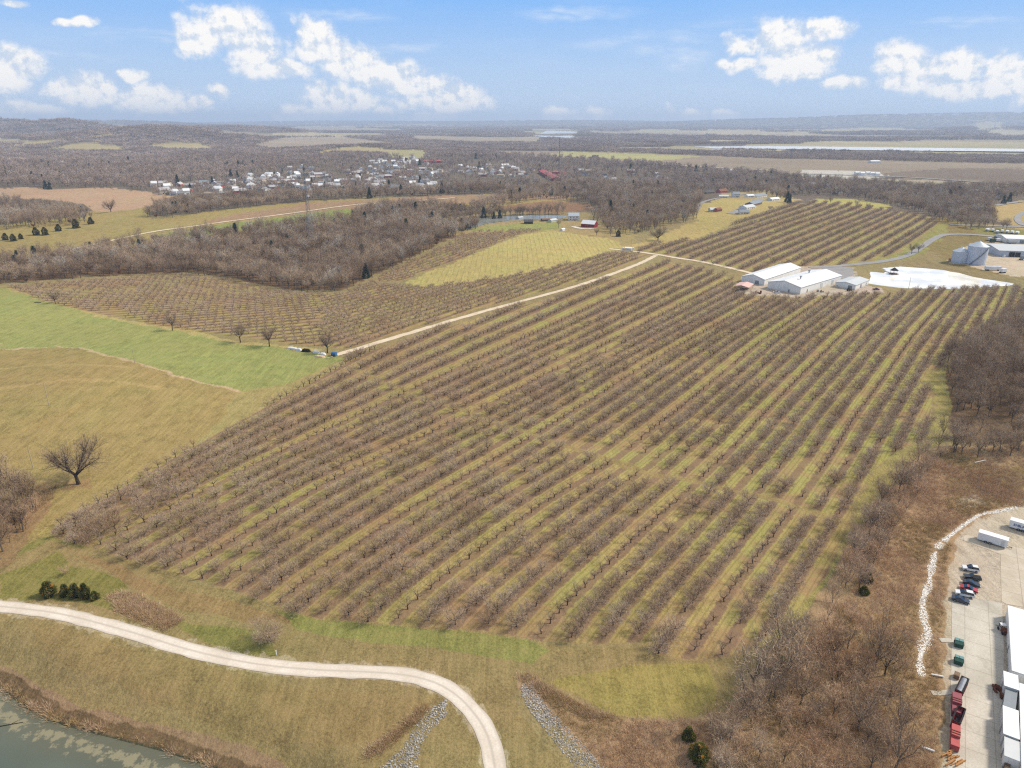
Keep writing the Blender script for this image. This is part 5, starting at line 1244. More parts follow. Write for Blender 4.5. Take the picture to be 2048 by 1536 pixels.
for i, (u, v, ln_, mt, lb) in enumerate(((1985, 485, 5, green_paint, 'dark green wagon behind the grain bins'), (1995, 484, 4.5, white_metal, 'white wagon right of the dark green wagon'), (1978, 482, 4, white_cloth, 'pale tarped load behind the tall grain bin'),
        (2024, 487, 9, pale_metal, 'grey flat trailer behind the machine shed'), (2046, 520, 5, grey_metal, 'grey vehicle at the right edge of the silo yard'))):
    tank_trailer(u, v, ln_, lb, R.uniform(-.3, .3), mat=mt, name='wagon')
for i, (u, v) in enumerate(((1975, 462), (1985, 463), (1994, 466), (2004, 465), (2014, 466), (2024, 467), (2034, 468))):
    c = px(u, v); z = Hs(*c); e = link('parked_boat', None, loc=(c[0], c[1], z), label='white covered boat, %s from the left on the street behind the silo yard' % ORD[i + 1], cat='boat', group='white boats parked along the far street', rz=R.uniform(.6, 1.1))
    m = MB(); m.prism([(-4.2, 1.2), (3.2, .7), (5, 2.1), (1, 3.1), (-4.2, 2.9)], -1.3, 1.3); m.build('hull', white_metal, e)
    m = MB(); m.box(-4, 3, -.8, .8, .4, .8); m.tube((-1, -1.2, .4), (-1, 1.2, .4), .4, .4, 8); m.build('cradle', dark_steel, e)
# rubble heap left of the bins
crate_pile(1903, 522, 9, 'heap of pale rubble left of the short grain bin', orange_mat, 1.6, SL, 'rubble_heap'); crate_pile(1978, 500, 8, 'jumble of pallets and parts between tall bin and machine shed', plank, 1.5, SL)
crate_pile(1985, 507, 7, 'second jumble of grey parts beside the machine shed', grey_metal, 1.3, SL); crate_pile(2008, 514, 4, 'white bags at the foot of the machine shed', white_cloth, 1.2, SL)
# gazebo on the pond
FL = PAD['far'][2]; c = at_level(1787, 548, FL)
g = link('gazebo', None, loc=(c[0], c[1], FL), label='dark roofed gazebo standing on a dock in the pale pond', cat='gazebo')
m = MB(); m.tube((0, 0, 3.1), (0, 0, 5.6), 3.6, .15, 6); m.build('roof', shadow_in, g)
m = MB(); m.box(-3, 3, -3, 3, .3, .6); m.build('deck', plank, g)
for i in range(6):
    a = math.pi / 3 * i; m = MB(); m.tube((2.7 * math.cos(a), 2.7 * math.sin(a), -.3), (2.7 * math.cos(a), 2.7 * math.sin(a), 3.2), .12, .12, 6); m.build('post', plank, g)
dk = at_level(1769, 542, FL); vec = dk - c; Ld = float(np.linalg.norm(vec)); m = MB(); m.box(0, Ld, -.8, .8, .35, .55)
for i in range(4):
    m.box(i * Ld / 4 + .5, i * Ld / 4 + .7, -.7, -.5, -.5, .4); m.box(i * Ld / 4 + .5, i * Ld / 4 + .7, .5, .7, -.5, .4)
m.build('dock', pale_metal, loc=(c[0], c[1], FL), rz=math.atan2(vec[1], vec[0]), label='pale walkway linking the gazebo to the pond bank', cat='dock')
# farmstead
def simple_house(uA, vA, uB, vB, depth, eave, rise, wm, rm, lab, name='house', cat='house', win=True, group=None, axis='x', front_wall=0):
    A = px(uA, vA); B = px(uB, vB); A, B = np.array(A), np.array(B); wd = float(np.linalg.norm(B - A)); an = math.atan2(B[1] - A[1], B[0] - A[0])
    z = min(Hs(*A), Hs(*B)) - .1
    wn = [('front', wd * f, 1.1, 1.0, 2.2) for f in (.2, .45, .8)] if win else []
    if win and eave > 4.5: wn += [('front', wd * f, 1.1, 3.7, 4.9) for f in (.2, .5, .8)]
    return house(name, lab, cat, A, an, wd, depth, eave, rise, wm, rm, z=z, axis=axis, doors=[('front', wd * .62, 1.1, .1, 2.2, rusty)] if win else [], windows=wn, group=group, chimney=False)
simple_house(1137, 441, 1158, 441, 9, 6.0, 3.4, white_paint, galv, 'two storey white farmhouse with a grey roof beside the red barn')
simple_house(1162, 454, 1188, 455, 11, 4.4, 3.6, red_side, white_metal, 'red barn with a pale metal roof', 'barn', 'barn', False)
simple_house(1049, 448, 1066, 448, 8, 3.0, 2.2, dark_steel, dark_roof, 'low dark shed left of the farm', 'shed', 'shed', False)
simple_house(1085, 443, 1104, 442, 6, 2.4, 1.2, plank, plank, 'brown open fronted shed by the farm pond', 'shed', 'shed', False)
simple_house(1103, 445, 1115, 443, 6, 2.6, 1.4, pale_metal, pale_metal, 'small pale shed right of the brown one', 'shed', 'shed', False)
simple_house(1125, 462, 1130, 461, 3, 2.0, .8, white_metal, white_metal, 'tiny white hut below the farmhouse', 'shed', 'shed', False)
simple_house(1038, 439, 1047, 438, 5, 2.4, .9, pale_metal, pale_metal, 'pale shed at the end of the farm pond', 'shed', 'shed', False)
flat_zone = level_px  # gravel apron of the barn, laid as a thin sheet over the slope
ribbon('pavement', [(1146, 453), (1160, 457), (1178, 458), (1186, 457)], 7, gravel, 2, 5, 1.0, label='white gravel apron in front of the red barn')
simple_house(1250, 501, 1263, 502, 4, 2.6, .6, pale_metal, white_metal, 'small pale pump house where the dirt tracks meet', 'pump_house', 'shed', False)
for u, v in ((1246, 500), (1266, 500)):
    c = px(u, v); z = Hs(*c); m = MB(); m.tube((0, 0, 0), (0, 0, 2.4), 1.1, 1.1, 14); m.tube((0, 0, 2.4), (0, 0, 2.9), 1.1, .3, 14)
    m.build('water_tank', white_cloth, loc=(c[0], c[1], z), label='white plastic tank %s of the pump house' % ('left' if u < 1255 else 'right'), cat='tank')
# estate
E = [(1421, 424, 1434, 423, 9, 3, 2.2, pale_metal, pale_metal, 'ranch house with a tan roof left of the estate street'), (1435, 424, 1444, 422, 7, 3, 1.8, faded_red, amber, 'small brick annex beside the tan roofed ranch house'),
     (1480, 429, 1499, 428, 12, 3, 2.4, white_paint, grey_metal, 'nearest ranch house right of the estate street'), (1493, 420, 1512, 416, 12, 3, 2.4, white_paint, pale_metal, 'middle ranch house with a bluish roof'),
     (1507, 413, 1524, 408, 12, 3, 2.4, plank, grey_metal, 'third ranch house with a tan shingle roof'), (1413, 388, 1430, 387, 10, 3, 3, plank, dark_roof, 'dark gabled house in front of the woods'),
     (1441, 386, 1456, 385, 10, 3.2, 3.4, faded_red, amber, 'house with an amber roof between dark trees'), (1438, 396, 1457, 396, 9, 2.8, 1.6, white_paint, pale_metal, 'low white house at the lane end'),
     (1467, 395, 1480, 395, 10, 5.4, 3, white_paint, grey_metal, 'two storey white house with a steep gable'), (1496, 395, 1509, 395, 9, 3.2, 1.5, white_metal, white_metal, 'white garage behind the ranch houses'),
     (1514, 395, 1534, 394, 12, 3.4, 3, white_paint, grey_metal, 'large white house with a broad grey roof'), (1544, 402, 1560, 401, 9, 3, 1.8, white_paint, white_metal, 'white roofed house by the tall evergreen')]
for a in E: simple_house(*a[:9], a[9])
# far plain and town landmarks
simple_house(1743, 326, 1761, 326, 18, 5, 2.5, white_paint, white_metal, 'lone white barn on the ploughed river plain', 'barn', 'barn', False)
simple_house(1184, 315, 1196, 315, 16, 5, 3, dark_steel, dark_roof, 'small dark shed at the edge of the pale green field', 'shed', 'shed', False)
simple_house(1077, 346, 1105, 362, 18, 6, 3, red_side, faded_red, 'long red roofed hall in the town', 'hall', 'building', False)
simple_house(1104, 348, 1126, 349, 18, 5, 2, faded_red, faded_red, 'lower red roofed wing right of the long hall', 'hall', 'building', False)
simple_house(806, 351, 822, 351, 20, 6, 3, faded_red, amber, 'brick red school block in the middle of the town', 'school', 'building', False)
simple_house(846, 326, 884, 326, 25, 6, 2, faded_red, faded_red, 'long brick building beside the green playing field', 'school', 'building', False)
simple_house(1456, 344, 1475, 344, 14, 4, 1.5, white_metal, white_metal, 'white long shed beside the straight highway', 'shed', 'shed', False)
for i, (u, v) in enumerate(((1712, 349), (1722, 350), (1733, 349), (1742, 350), (1752, 351))):
    simple_house(u, v, u + 8, v, 12, 4.5, 2, white_metal, white_metal, 'white depot shed, %s from the left by the straight highway' % ORD[i + 1], 'depot_shed', 'shed', False, 'white depot sheds along the highway')
# town houses: four kinds of small pale houses, copied; too small in the picture to show their parts
def town_mesh(k):
    m = MB(); w_, d_, h_, r_ = ((11, 8, 3.2, 2.6), (14, 9, 3.4, 3.0), (9, 9, 5.6, 3.2), (16, 8, 3.2, 2.2), (12, 10, 5.4, 3.4), (10, 7, 3.0, 2.4))[k]
    m.prism([(-w_ / 2, 0), (w_ / 2, 0), (w_ / 2, h_), (-w_ / 2, h_)], -d_ / 2, d_ / 2, 0)
    # ridge along x
    v = [(-w_ / 2 - .4, -d_ / 2 - .4, h_), (w_ / 2 + .4, -d_ / 2 - .4, h_), (w_ / 2 + .4, d_ / 2 + .4, h_), (-w_ / 2 - .4, d_ / 2 + .4, h_), (-w_ / 2 - .4, 0, h_ + r_), (w_ / 2 + .4, 0, h_ + r_)]
    m.add(v, [(0, 1, 5, 4), (2, 3, 4, 5), (1, 2, 5), (3, 0, 4), (0, 3, 2, 1)], 1)
    m.box(-w_ / 4, -w_ / 4 + 1.4, -d_ / 2 - .08, -d_ / 2 + .1, 1, 2.3, 2); m.box(w_ / 5, w_ / 5 + 1.4, -d_ / 2 - .08, -d_ / 2 + .1, 1, 2.3, 2); m.box(0, 1.1, -d_ / 2 - .08, -d_ / 2 + .1, 0, 2.1, 2)
    return m
cream = simple('cream_paint', (226, 214, 190), .6, .8, .05, .5); light_roof = simple('glare_pale_shingles', (196, 192, 190), .7, .75, .08, 1); tan_roof = simple('tan_shingles', (186, 168, 146), .75, .7, .1, 1)  # whitish glare on the town roofs is put into the light shingle colour
KINDS_ = [(0, white_paint, light_roof, 'white house with a light roof'), (1, white_paint, grey_metal, 'long white house with a grey roof'), (2, white_paint, white_metal, 'tall white house with a bright roof'), (3, cream, tan_roof, 'cream house with a tan roof'),
          (4, cream, light_roof, 'tall cream house with a pale roof'), (5, white_paint, dark_roof, 'small white house with a dark roof'), (1, faded_red, light_roof, 'brick house with a light roof')]
TM = [town_mesh(k).mesh('town_house', [a, b, glass]) for k, a, b, _ in KINDS_]
# one exemplar is linked per copy; sites follow the streets of the town
sites = []
def cluster(poly, n, mind, where):
    P_ = pts_in(poly, mind, .3); NR.shuffle(P_); 
    for p in P_[:n]: sites.append((p, where))
cluster([(300, 374), (380, 366), (480, 356), (520, 372), (500, 388), (380, 393), (320, 388)], 46, 22, 'of the left town')
cluster([(480, 356), (600, 345), (660, 350), (660, 380), (520, 384), (505, 372)], 60, 18, 'behind the lattice tower')
cluster([(660, 345), (760, 335), (880, 340), (900, 365), (860, 378), (660, 382)], 74, 19, 'of the middle town')
cluster([(740, 322), (830, 316), (860, 330), (900, 340), (760, 338)], 34, 24, 'of the upper town')
cluster([(900, 336), (1040, 332), (1080, 345), (1040, 356), (900, 352)], 40, 24, 'of the right town')
cluster([(1120, 340), (1300, 345), (1360, 352), (1330, 366), (1180, 362)], 13, 40, 'right of the red hall')
cluster([(1600, 372), (1850, 380), (2000, 390), (1960, 415), (1840, 402), (1640, 388)], 18, 34, 'in the wood past the orchard')
cluster([(60, 325), (110, 322), (240, 320), (230, 334), (80, 334)], 3, 60, 'of the far left woods')
cluster([(560, 338), (600, 334), (640, 336), (640, 345), (560, 345)], 5, 40, 'behind the town')
proto_town = {}
byw = {}
for i, (p, where) in enumerate(sites): byw.setdefault(where, []).append(i)
place = {}
for where, ids in byw.items():
    for i, ln_ in zip(ids, lines(np.array([sites[i][0] for i in ids]), 10)): place[i] = ln_
for si, (p, where) in enumerate(sites):
    k = R.randrange(len(TM)) if R.random() < .9 else 2
    if k in proto_town: h = proto_town[k].copy(); scene.collection.objects.link(h)
    else: h = proto_town[k] = link('town_house', TM[k])
    h.location = (p[0], p[1], p[2] - .2); h.rotation_euler = (0, 0, R.choice((.2, .45, 1.8, -.3)) + R.uniform(-.15, .15)); s_ = R.uniform(.95, 1.35); h.scale = (s_, s_, s_)
    h['label'] = '%s, %s in the %s line %s' % (KINDS_[k][3].replace(' with a', ','), place[si][1], place[si][0], where); h['category'] = 'house'; h['group'] = 'houses of the town'
print('TOWN', len(sites))

# ------------------------------------------------------------------ yard at the lower right
LL_ = LL
def car(u0, v0, u1, v1, body_mat, lab, kind='sedan', front_left=False, group='cars parked in the gravel lot', name='parked_car'):
    a = at_level(u0, v0, LL_ + .3); b = at_level(u1, v1, LL_ + .3); c = (a + b) / 2; L_ = min(max(float(np.linalg.norm(b - a)), 4.4), 5.6); an = math.atan2(b[1] - a[1], b[0] - a[0]) + (math.pi if front_left else 0)
    e = link(name, None, loc=(c[0], c[1], LL_ + .05), label=lab, cat='pickup truck' if kind == 'pickup' else 'car', group=group, rz=an); h = L_ / 2; W_ = .92
    if kind == 'sedan': lo = [(-h, .38), (-h, .85), (-h + .7, .98), (h - 1.3, .92), (h - .15, .74), (h, .5), (h - .1, .3), (-h + .1, .3)]; cab = [(-h + .75, .95), (-h + 1.5, 1.42), (h - 2.3, 1.44), (h - 1.35, .92)]
    elif kind == 'suv': lo = [(-h, .45), (-h + .05, 1.05), (h - 1.2, 1.05), (h - .12, .88), (h, .6), (h - .1, .36), (-h + .1, .36)]; cab = [(-h + .08, 1.03), (-h + .45, 1.68), (h - 2.1, 1.72), (h - 1.2, 1.03)]
    else: lo = [(-h, .5), (-h, 1.08), (h - 1.3, 1.08), (h - .1, .95), (h, .6), (h - .1, .42), (-h + .1, .42)]; cab = [(-.35, 1.05), (-.1, 1.76), (h - 2.3, 1.78), (h - 1.4, 1.05)]
    def swept(prof, w0, w1, mb, mi=0):
        n = len(prof); zs = [p[1] for p in prof]; lo_, hi_ = min(zs), max(zs); vs = []
        for s in (-1, 1):
            for x, z in prof:
                t = (z - lo_) / (hi_ - lo_); vs.append((x, s * (w0 + (w1 - w0) * t), z))
        mb.add(vs, [tuple(range(n))[::1], tuple(range(2 * n - 1, n - 1, -1))] + [((i + 1) % n, i, n + i, n + (i + 1) % n) for i in range(n)], mi)
    m = MB(); swept(lo, W_, W_ - .06, m); 
    ro = [(p[0] * .97 + (cab[1][0] + cab[2][0]) / 2 * .03, p[1]) for p in cab]
    top = cab[1][1]; swept([(cab[1][0] - .05, top - .06), (cab[1][0] + .05, top + .03), (cab[2][0] - .05, top + .03), (cab[2][0] + .08, top - .06)], W_ - .22, W_ - .26, m)
    if kind == 'pickup': m.box(-h + .15, -.45, -W_ + .12, W_ - .12, 1.0, 1.09, 0)
    m.build('body', body_mat, e)
    if kind == 'pickup':
        m = MB(); m.box(-h + .18, -.5, -W_ + .16, W_ - .16, 1.06, 1.1); m.build('cargo_bed', black, e)
    m = MB(); swept(cab, W_ - .04, W_ - .2, m); m.build('window', glass, e)
    for x in (-h * .62, h * .62):
        for y in (-W_ + .02, W_ - .02):
            m = MB(); m.tube((x, y - .11, .34), (x, y + .11, .34), .34, .34, 14); wl = m.build('wheel', black, e)
            m = MB(); yy = y + (.12 if y > 0 else -.12); m.tube((x, yy - .02, .34), (x, yy + .02, .34), .2, .2, 10); m.build('rim', grey_metal, wl)
    for y in (-W_ + .25, W_ - .25):
        m = MB(); m.box(h - .16, h - .04, y - .16, y + .16, .62, .76); m.build('headlight', white_metal, e)
        m = MB(); m.box(-h - .01, -h + .08, y - .14, y + .14, .72, .88); m.build('tail_light', red_paint, e)
    return e
def paint(name, rgb):
    m, t, b = new_mat(name); b.inputs['Base Color'].default_value = (*srgb(rgb, .8), 1); b.inputs['Roughness'].default_value = .3; b.inputs['Specular IOR Level'].default_value = .5; b.inputs['Coat Weight'].default_value = .6; return m
p_white = paint('white_car_paint', (236, 238, 240)); p_black = paint('black_car_paint', (28, 30, 36)); p_red = paint('red_car_paint', (170, 30, 34)); p_navy = paint('dark_blue_car_paint', (34, 42, 62))
car(1924, 1136, 1957, 1142, p_white, 'white suv at the far end of the parked cars', 'suv', True)
car(1929, 1154, 1959, 1159, p_black, 'black pickup truck second from the far end', 'pickup', True)
car(1925, 1164, 1960, 1173, p_black, 'black sedan between the pickup and the red car', 'sedan')
car(1920, 1174, 1956, 1184, p_red, 'red sedan in the middle of the parked cars', 'sedan')
car(1909, 1185, 1948, 1194, p_white, 'white minivan beside the red sedan', 'suv', True)
car(1904, 1196, 1938, 1206, p_navy, 'dark blue sedan nearest the concrete yard', 'sedan')
def ground_gap(): pass
def white_trailer(u0, v0, u1, v1, lab, letters=False, hitch_end=1):
    a = at_level(u0, v0, LL_); b = at_level(u1, v1, LL_); an = math.atan2(b[1] - a[1], b[0] - a[0]); L_ = float(np.linalg.norm(b - a))
    e = link('cargo_trailer', None, loc=(a[0], a[1], LL_ + .05), label=lab, cat='trailer', rz=an)
    m = MB(); m.box(0, L_, 0, 2.5, .55, 2.95); m.build('body', white_metal, e)
    m = MB(); m.box(-.03, L_ + .03, -.03, 2.53, 2.96, 3.05); m.build('roof', white_metal, e)
    for x in (L_ * .3, L_ * .3 + 1.15):
        for y in (-.04, 2.54):
            m = MB(); m.tube((x, y - .1, .42), (x, y + .1, .42), .42, .42, 14); w_ = m.build('wheel', black, e)
            m = MB(); m.tube((x, y - .12 if y < 1 else y + .1, .42), (x, y - .1 if y < 1 else y + .12, .42), .2, .2, 10); m.build('rim', grey_metal, w_)
    m = MB(); m.box(L_ * .22, L_ * .22 + 3.0, -.2, 0, .86, .93); m.build('fender', pale_metal, e)
    m = MB(); m.box(L_ * .8, L_ * .8 + .9, -.04, 0, .7, 2.6); m.build('side_door', pale_metal, e)
    m = MB(); m.tube((L_, .6, .5), (L_ + 1.4, 1.25, .5), .07, .07, 5); m.tube((L_, 1.9, .5), (L_ + 1.4, 1.25, .5), .07, .07, 5); m.tube((L_ + 1.3, 1.25, 0), (L_ + 1.3, 1.25, .6), .05, .05, 5); m.build('hitch', dark_steel, e)
    if letters:
        m = MB(); x = 1.2
        for k in range(8):   # a slanted run of eight blue capitals, too blurred in the photograph to be read
            w_ = .5; m.box(x, x + .14, -.05, 0, 1.35, 2.15)
            if k % 2 == 0: m.box(x + .14, x + w_, -.05, 0, 2.0, 2.15); m.box(x + .14, x + w_, -.05, 0, 1.66, 1.8)
            if k % 3 != 1: m.box(x + .14, x + w_, -.05, 0, 1.35, 1.48)
            if k % 4 in (1, 2): m.box(x + w_ - .12, x + w_, -.05, 0, 1.36, 2.15)
            x += w_ + .1
        m.build('lettering', lettering, e)
    return e
white_trailer(1953, 1081, 2012, 1099, 'plain white cargo trailer above the parked cars')
white_trailer(2016, 1056, 2085, 1076, 'white cargo trailer with blurred blue lettering at the right edge', True)
def roof_frame(p0, p1, p2, h):
    """corner pixels of a roof at height h above the lot"""
    A, B, C = (at_level(*p, LL_ + h) for p in (p0, p1, p2)); ey = (C - A) / np.linalg.norm(C - A); ex = np.array([ey[1], -ey[0]])
    return A, math.atan2(ex[1], ex[0]), float(abs((B - A) @ ex)), float(np.linalg.norm(C - A))
def dumpster(u0, v0, u1, v1, lab):
    a = at_level(u0, v0, LL_); b = at_level(u1, v1, LL_); an = math.atan2(b[1] - a[1], b[0] - a[0]); L_ = float(np.linalg.norm(b - a))
    e = link('dumpster', None, loc=(a[0], a[1], LL_ + .05), label=lab, cat='dumpster', group='green dumpsters at the yard edge', rz=an)
    m = MB(); m.prism([(0, .1), (1.9, .1), (1.9, 1.5), (1.0, 1.5), (0, 1.15)], 0, L_); m.v = [(v[1], v[0], v[2]) for v in m.v]; m.f = [f[::-1] for f in m.f]
    for x in (.4, L_ - .5): m.box(x, x + .12, -.06, 0, .1, 1.1)
    m.build('body', green_paint, e)
    m = MB(); m.box(.04, L_ / 2 - .04, .95, 1.93, 1.51, 1.58); m.box(L_ / 2 + .04, L_ - .04, .95, 1.93, 1.51, 1.58); m.build('lid', green_lid, e)
    for x in (.25, L_ - .25):
        for y in (.25, 1.65): m = MB(); m.tube((x, y - .05, .06), (x, y + .05, .06), .09, .09, 8); m.build('caster', black, e)
    for s in (-.14, L_ + .02): m = MB(); m.box(s, s + .12, .4, 1.5, .8, 1.0); m.build('lift_pocket', dark_steel, e)
dumpster(1908, 1294, 1926, 1299, 'green dumpster farther from the red containers'); dumpster(1907, 1328, 1925, 1334, 'green dumpster nearer the red containers')
def open_bin(p0, p1, p2, h, mat, load, lab, name='roll_off_container'):
    o, an, wd, ln = roof_frame(p0, p1, p2, h); y0, y1 = min(0, ln), max(0, ln)
    e = link(name, None, loc=(o[0], o[1], LL_ + .05), label=lab, cat='container', rz=an); t = .12
    m = MB(); m.box(0, wd, y0, y1, .15, .3); m.box(0, t, y0, y1, .3, h); m.box(wd - t, wd, y0, y1, .3, h); m.box(t, wd - t, y0, y0 + t, .3, h); m.box(t, wd - t, y1 - t, y1, .3, h)
    n = max(3, int((y1 - y0) / .8))
    for i in range(n + 1):
        y = y0 + (y1 - y0 - .12) * i / n; m.box(-.09, 0, y, y + .12, .2, h - .1); m.box(wd, wd + .09, y, y + .12, .2, h - .1)
    m.build('body', mat, e)
    m = MB(); m.box(-.12, wd + .12, y0 - .02, y0 + .16, h - .02, h + .1); m.box(-.12, wd + .12, y1 - .16, y1 + .02, h - .02, h + .1); m.box(-.12, .14, y0 + .16, y1 - .16, h - .02, h + .1); m.box(wd - .14, wd + .12, y0 + .16, y1 - .16, h - .02, h + .1); m.build('rim', black, e)
    if load == 'tarp':
        V = []; nx, ny = 9, 15
        for j in range(ny):
            for i in range(nx):
                x = t + (wd - 2 * t) * i / (nx - 1); y = y0 + t + (y1 - y0 - 2 * t) * j / (ny - 1); V.append((x, y, h - .25 + .3 * math.sin(math.pi * i / (nx - 1)) + R.uniform(-.06, .08)))
        F = [(j * nx + i, j * nx + i + 1, (j + 1) * nx + i + 1, (j + 1) * nx + i) for j in range(ny - 1) for i in range(nx - 1)]
        link('tarpaulin', mesh_from('tarpaulin', V, F, [tarp_mat], smooth_=True), e)
    else:
        m = MB()
        for k in range(26):
            x, y = R.uniform(.3, wd - .7), R.uniform(y0 + .3, y1 - 1.0); m.box(x, x + R.uniform(.15, .5), y, y + R.uniform(.2, .8), .3, R.uniform(.5, .9))
        m.build('scrap_load', dark_steel, e)
    for x in (.4, wd - .6): m = MB(); m.box(x, x + .2, y0 + .2, y1 - .2, 0, .16); m.build('runner', dark_steel, e)
    return e
tarp_mat = simple('grey_tarpaulin', (150, 156, 166), .5, .7, .1, 2)
open_bin((1911, 1379), (1926, 1384), (1924, 1352), 2.3, red_paint, 'tarp', 'red roll-off container covered with a grey tarpaulin')
open_bin((1904, 1440), (1921, 1445), (1916, 1411), 2.3, red_paint, 'scrap', 'open red roll-off container with black insides and scrap')
def compactor(p0, p1, p2, h, mat, lab):
    o, an, wd, ln = roof_frame(p0, p1, p2, h); y0, y1 = min(0, ln), max(0, ln); s = (y1 - y0)
    e = link('trash_compactor', None, loc=(o[0], o[1], LL_ + .05), label=lab, cat='compactor', rz=an)
    m = MB(); m.box(0, wd, y0, y0 + s * .42, .1, h * .72); m.box(0, wd, y0 + s * .42, y1, .1, h); m.build('body', mat, e)
    for f in (.5, .62): m = MB(); m.box(-.03, wd + .03, y0 + s * f, y0 + s * f + .18, h + .005, h + .12); m.build('rib', rusty, e)
    m = MB(); m.box(.1, wd - .1, y0 - .08, y0, .3, h * .6); m.build('door', mat, e)
    for x in (.3, wd - .5): m = MB(); m.box(x, x + .2, y0, y1, 0, .1); m.build('runner', dark_steel, e)
compactor((1906, 1417), (1925, 1419), (1905, 1382), 2.2, maroon, 'faded pinkish trash compactor between the two roll-off containers')
compactor((1903, 1484), (1921, 1487), (1904, 1446), 2.2, faded_red, 'brighter red trash compactor nearest the bottom edge')
# brown crate box
o, an, wd, ln = roof_frame((1908, 1349), (1920, 1351), (1910, 1341), 1.2); m = MB(); m.box(0, wd, min(0, ln), max(0, ln), .1, 1.1); m.box(.15, wd - .15, min(0, ln) + .15, max(0, ln) - .15, 1.1, 1.16)
m.build('wooden_bin', plank, loc=(o[0], o[1], LL_ + .05), label='small brown wooden bin above the tarp covered container', cat='bin', rz=an)
# white sheds
def box_building(p0, p1, p2, h, wm, rm, lab, name='storage_container', cat='container', pitched=0.0, parts=True):
    o, an, wd, ln = roof_frame(p0, p1, p2, h); y0, y1 = min(0, ln), max(0, ln)
    e = link(name, None, loc=(o[0], o[1], LL_ + .05), label=lab, cat=cat, rz=an)
    m = MB(); m.box(.05, wd - .05, y0 + .05, y1 - .05, 0, h - .08); m.build('wall', wm, e)
    m = MB(); m.prism([(-.05, h - .08), (wd + .05, h - .08), (wd + .05, h + pitched * .1), (wd / 2, h + pitched), (-.05, h + .02)], y0 - .05, y1 + .05); m.build('roof', rm, e)
    if parts:
        m = MB(); m.box(-.02, .06, y0 + (y1 - y0) * .4, y0 + (y1 - y0) * .4 + 1.0, .05, 2.1); m.build('door', grey_metal, e)
    return e
box_building((2024, 1341), (2140, 1362), (2016, 1211), 3.4, side_grey, roof_ribbed, 'large white roofed warehouse at the right edge', 'warehouse', 'warehouse')
box_building((2046, 1640), (2160, 1662), (2039, 1366), 3.2, side_grey, roof_ribbed, 'long white roofed wing along the right edge', 'warehouse', 'warehouse')
box_building((2009, 1371), (2038, 1378), (2007, 1342), 3.4, pale_metal, white_metal, 'cream white container nearest the large warehouse')
box_building((2007, 1410), (2031, 1417), (2012, 1374), 2.8, side_grey, grey_metal, 'ribbed grey container between two white ones')
box_building((2007, 1467), (2039, 1476), (2006, 1411), 3.4, pale_metal, white_metal, 'longest cream white container below the grey one')
box_building((2009, 1511), (2043, 1517), (2009, 1473), 3.0, side_grey, pale_metal, 'white ribbed container near the bottom corner')
o, an, wd, ln = roof_frame((2010, 1536), (2022, 1537), (2010, 1514), 1.6)
for k in range(3):
    m = MB(); yb = min(0, ln) + k * 1.6; m.box(0, wd, yb, yb + 1.2, .1, 1.3); m.box(.15, wd - .15, yb + .15, yb + 1.05, 1.3, 1.36); m.build('pallet_box', plank, loc=(o[0], o[1], LL_ + .05), label='%s brown pallet box up from the bottom right corner' % ORD[k + 1], cat='pallet box', group='pallet boxes in the bottom corner', rz=an)
# forklift and clutter
c = at_level(2004, 1262, LL_); e = link('forklift', None, loc=(c[0], c[1], LL_ + .05), label='small forklift loader parked at the concrete edge by the large warehouse', cat='forklift', rz=1.45)
m = MB(); m.box(-1.9, -.3, -.7, .7, .4, 1.3, taper=.06); m.build('body', rusty, e); m = MB(); m.box(-.4, .8, -.65, .65, 1.9, 2.0)
m.build('roof_guard', white_metal, e)
for x in (-.35, .72):
    for y in (-.6, .56): m = MB(); m.box(x, x + .06, y, y + .06, .9, 1.9); m.build('post', dark_steel, e)
m = MB(); m.box(.9, 1.05, -.5, -.4, .2, 2.3); m.box(.9, 1.05, .4, .5, .2, 2.3); m.box(1.05, 2.1, -.4, -.28, .15, .22); m.box(1.05, 2.1, .28, .4, .15, .22); m.build('mast', dark_steel, e)
for x in (-1.5, .5):
    for y in (-.75, .75): m = MB(); m.tube((x, y - .1, .35), (x, y + .1, .35), .35, .35, 12); m.build('wheel', black, e)
o = at_level(2003, 1395, LL_); m = MB()
for k in range(14): x, y = R.uniform(-.6, .6), R.uniform(-2.6, 2.6); m.box(x, x + R.uniform(.2, .5), y, y + R.uniform(.3, 1.4), 0, R.uniform(.3, 1.2))
m.build('scrap_pile', rusty, loc=(o[0], o[1], LL_ + .05), label='rusty scrap stacked against the grey container', cat='scrap')
for k, (u, v, lb) in enumerate(((1900, 1523, 'pile of orange brown boards at the bottom edge of the yard'),)):
    o = at_level(u, v, LL_); m = MB()
    for i in range(22): x, y = R.uniform(-2, 2), R.uniform(-1.6, 1.6); m.box(x, x + R.uniform(.8, 2.2), y, y + .18, R.uniform(0, .3), R.uniform(.35, .7))
    m.build('board_pile', orange_mat, loc=(o[0], o[1], LL_), label=lb, cat='boards', rz=.4)
def pipe(u, v, ln_, an, lab, mat=white_metal, r=.22, name='pipe'):
    x, y = px(u, v); m = MB(); m.tube((-ln_ / 2, 0, r), (ln_ / 2, 0, r), r, r, 8); m.build(name, mat, loc=(x, y, Hs(x, y) + .1), rz=an, label=lab, cat='pipe' if name == 'pipe' else 'log')
pipe(1874, 1353, 2.6, -.3, 'white drain pipe on the bank beside the tarp covered container'); pipe(1855, 1500, 2.4, -.5, 'white drain pipe on the bank near the bottom edge')
pipe(1960, 924, 5.5, .35, 'pale fallen trunk beneath the right wood', pale_metal, .18, 'fallen_log'); pipe(1828, 972, 3, 1.9, 'short white dead branch on the brushy slope', pale_metal, .12, 'fallen_log')
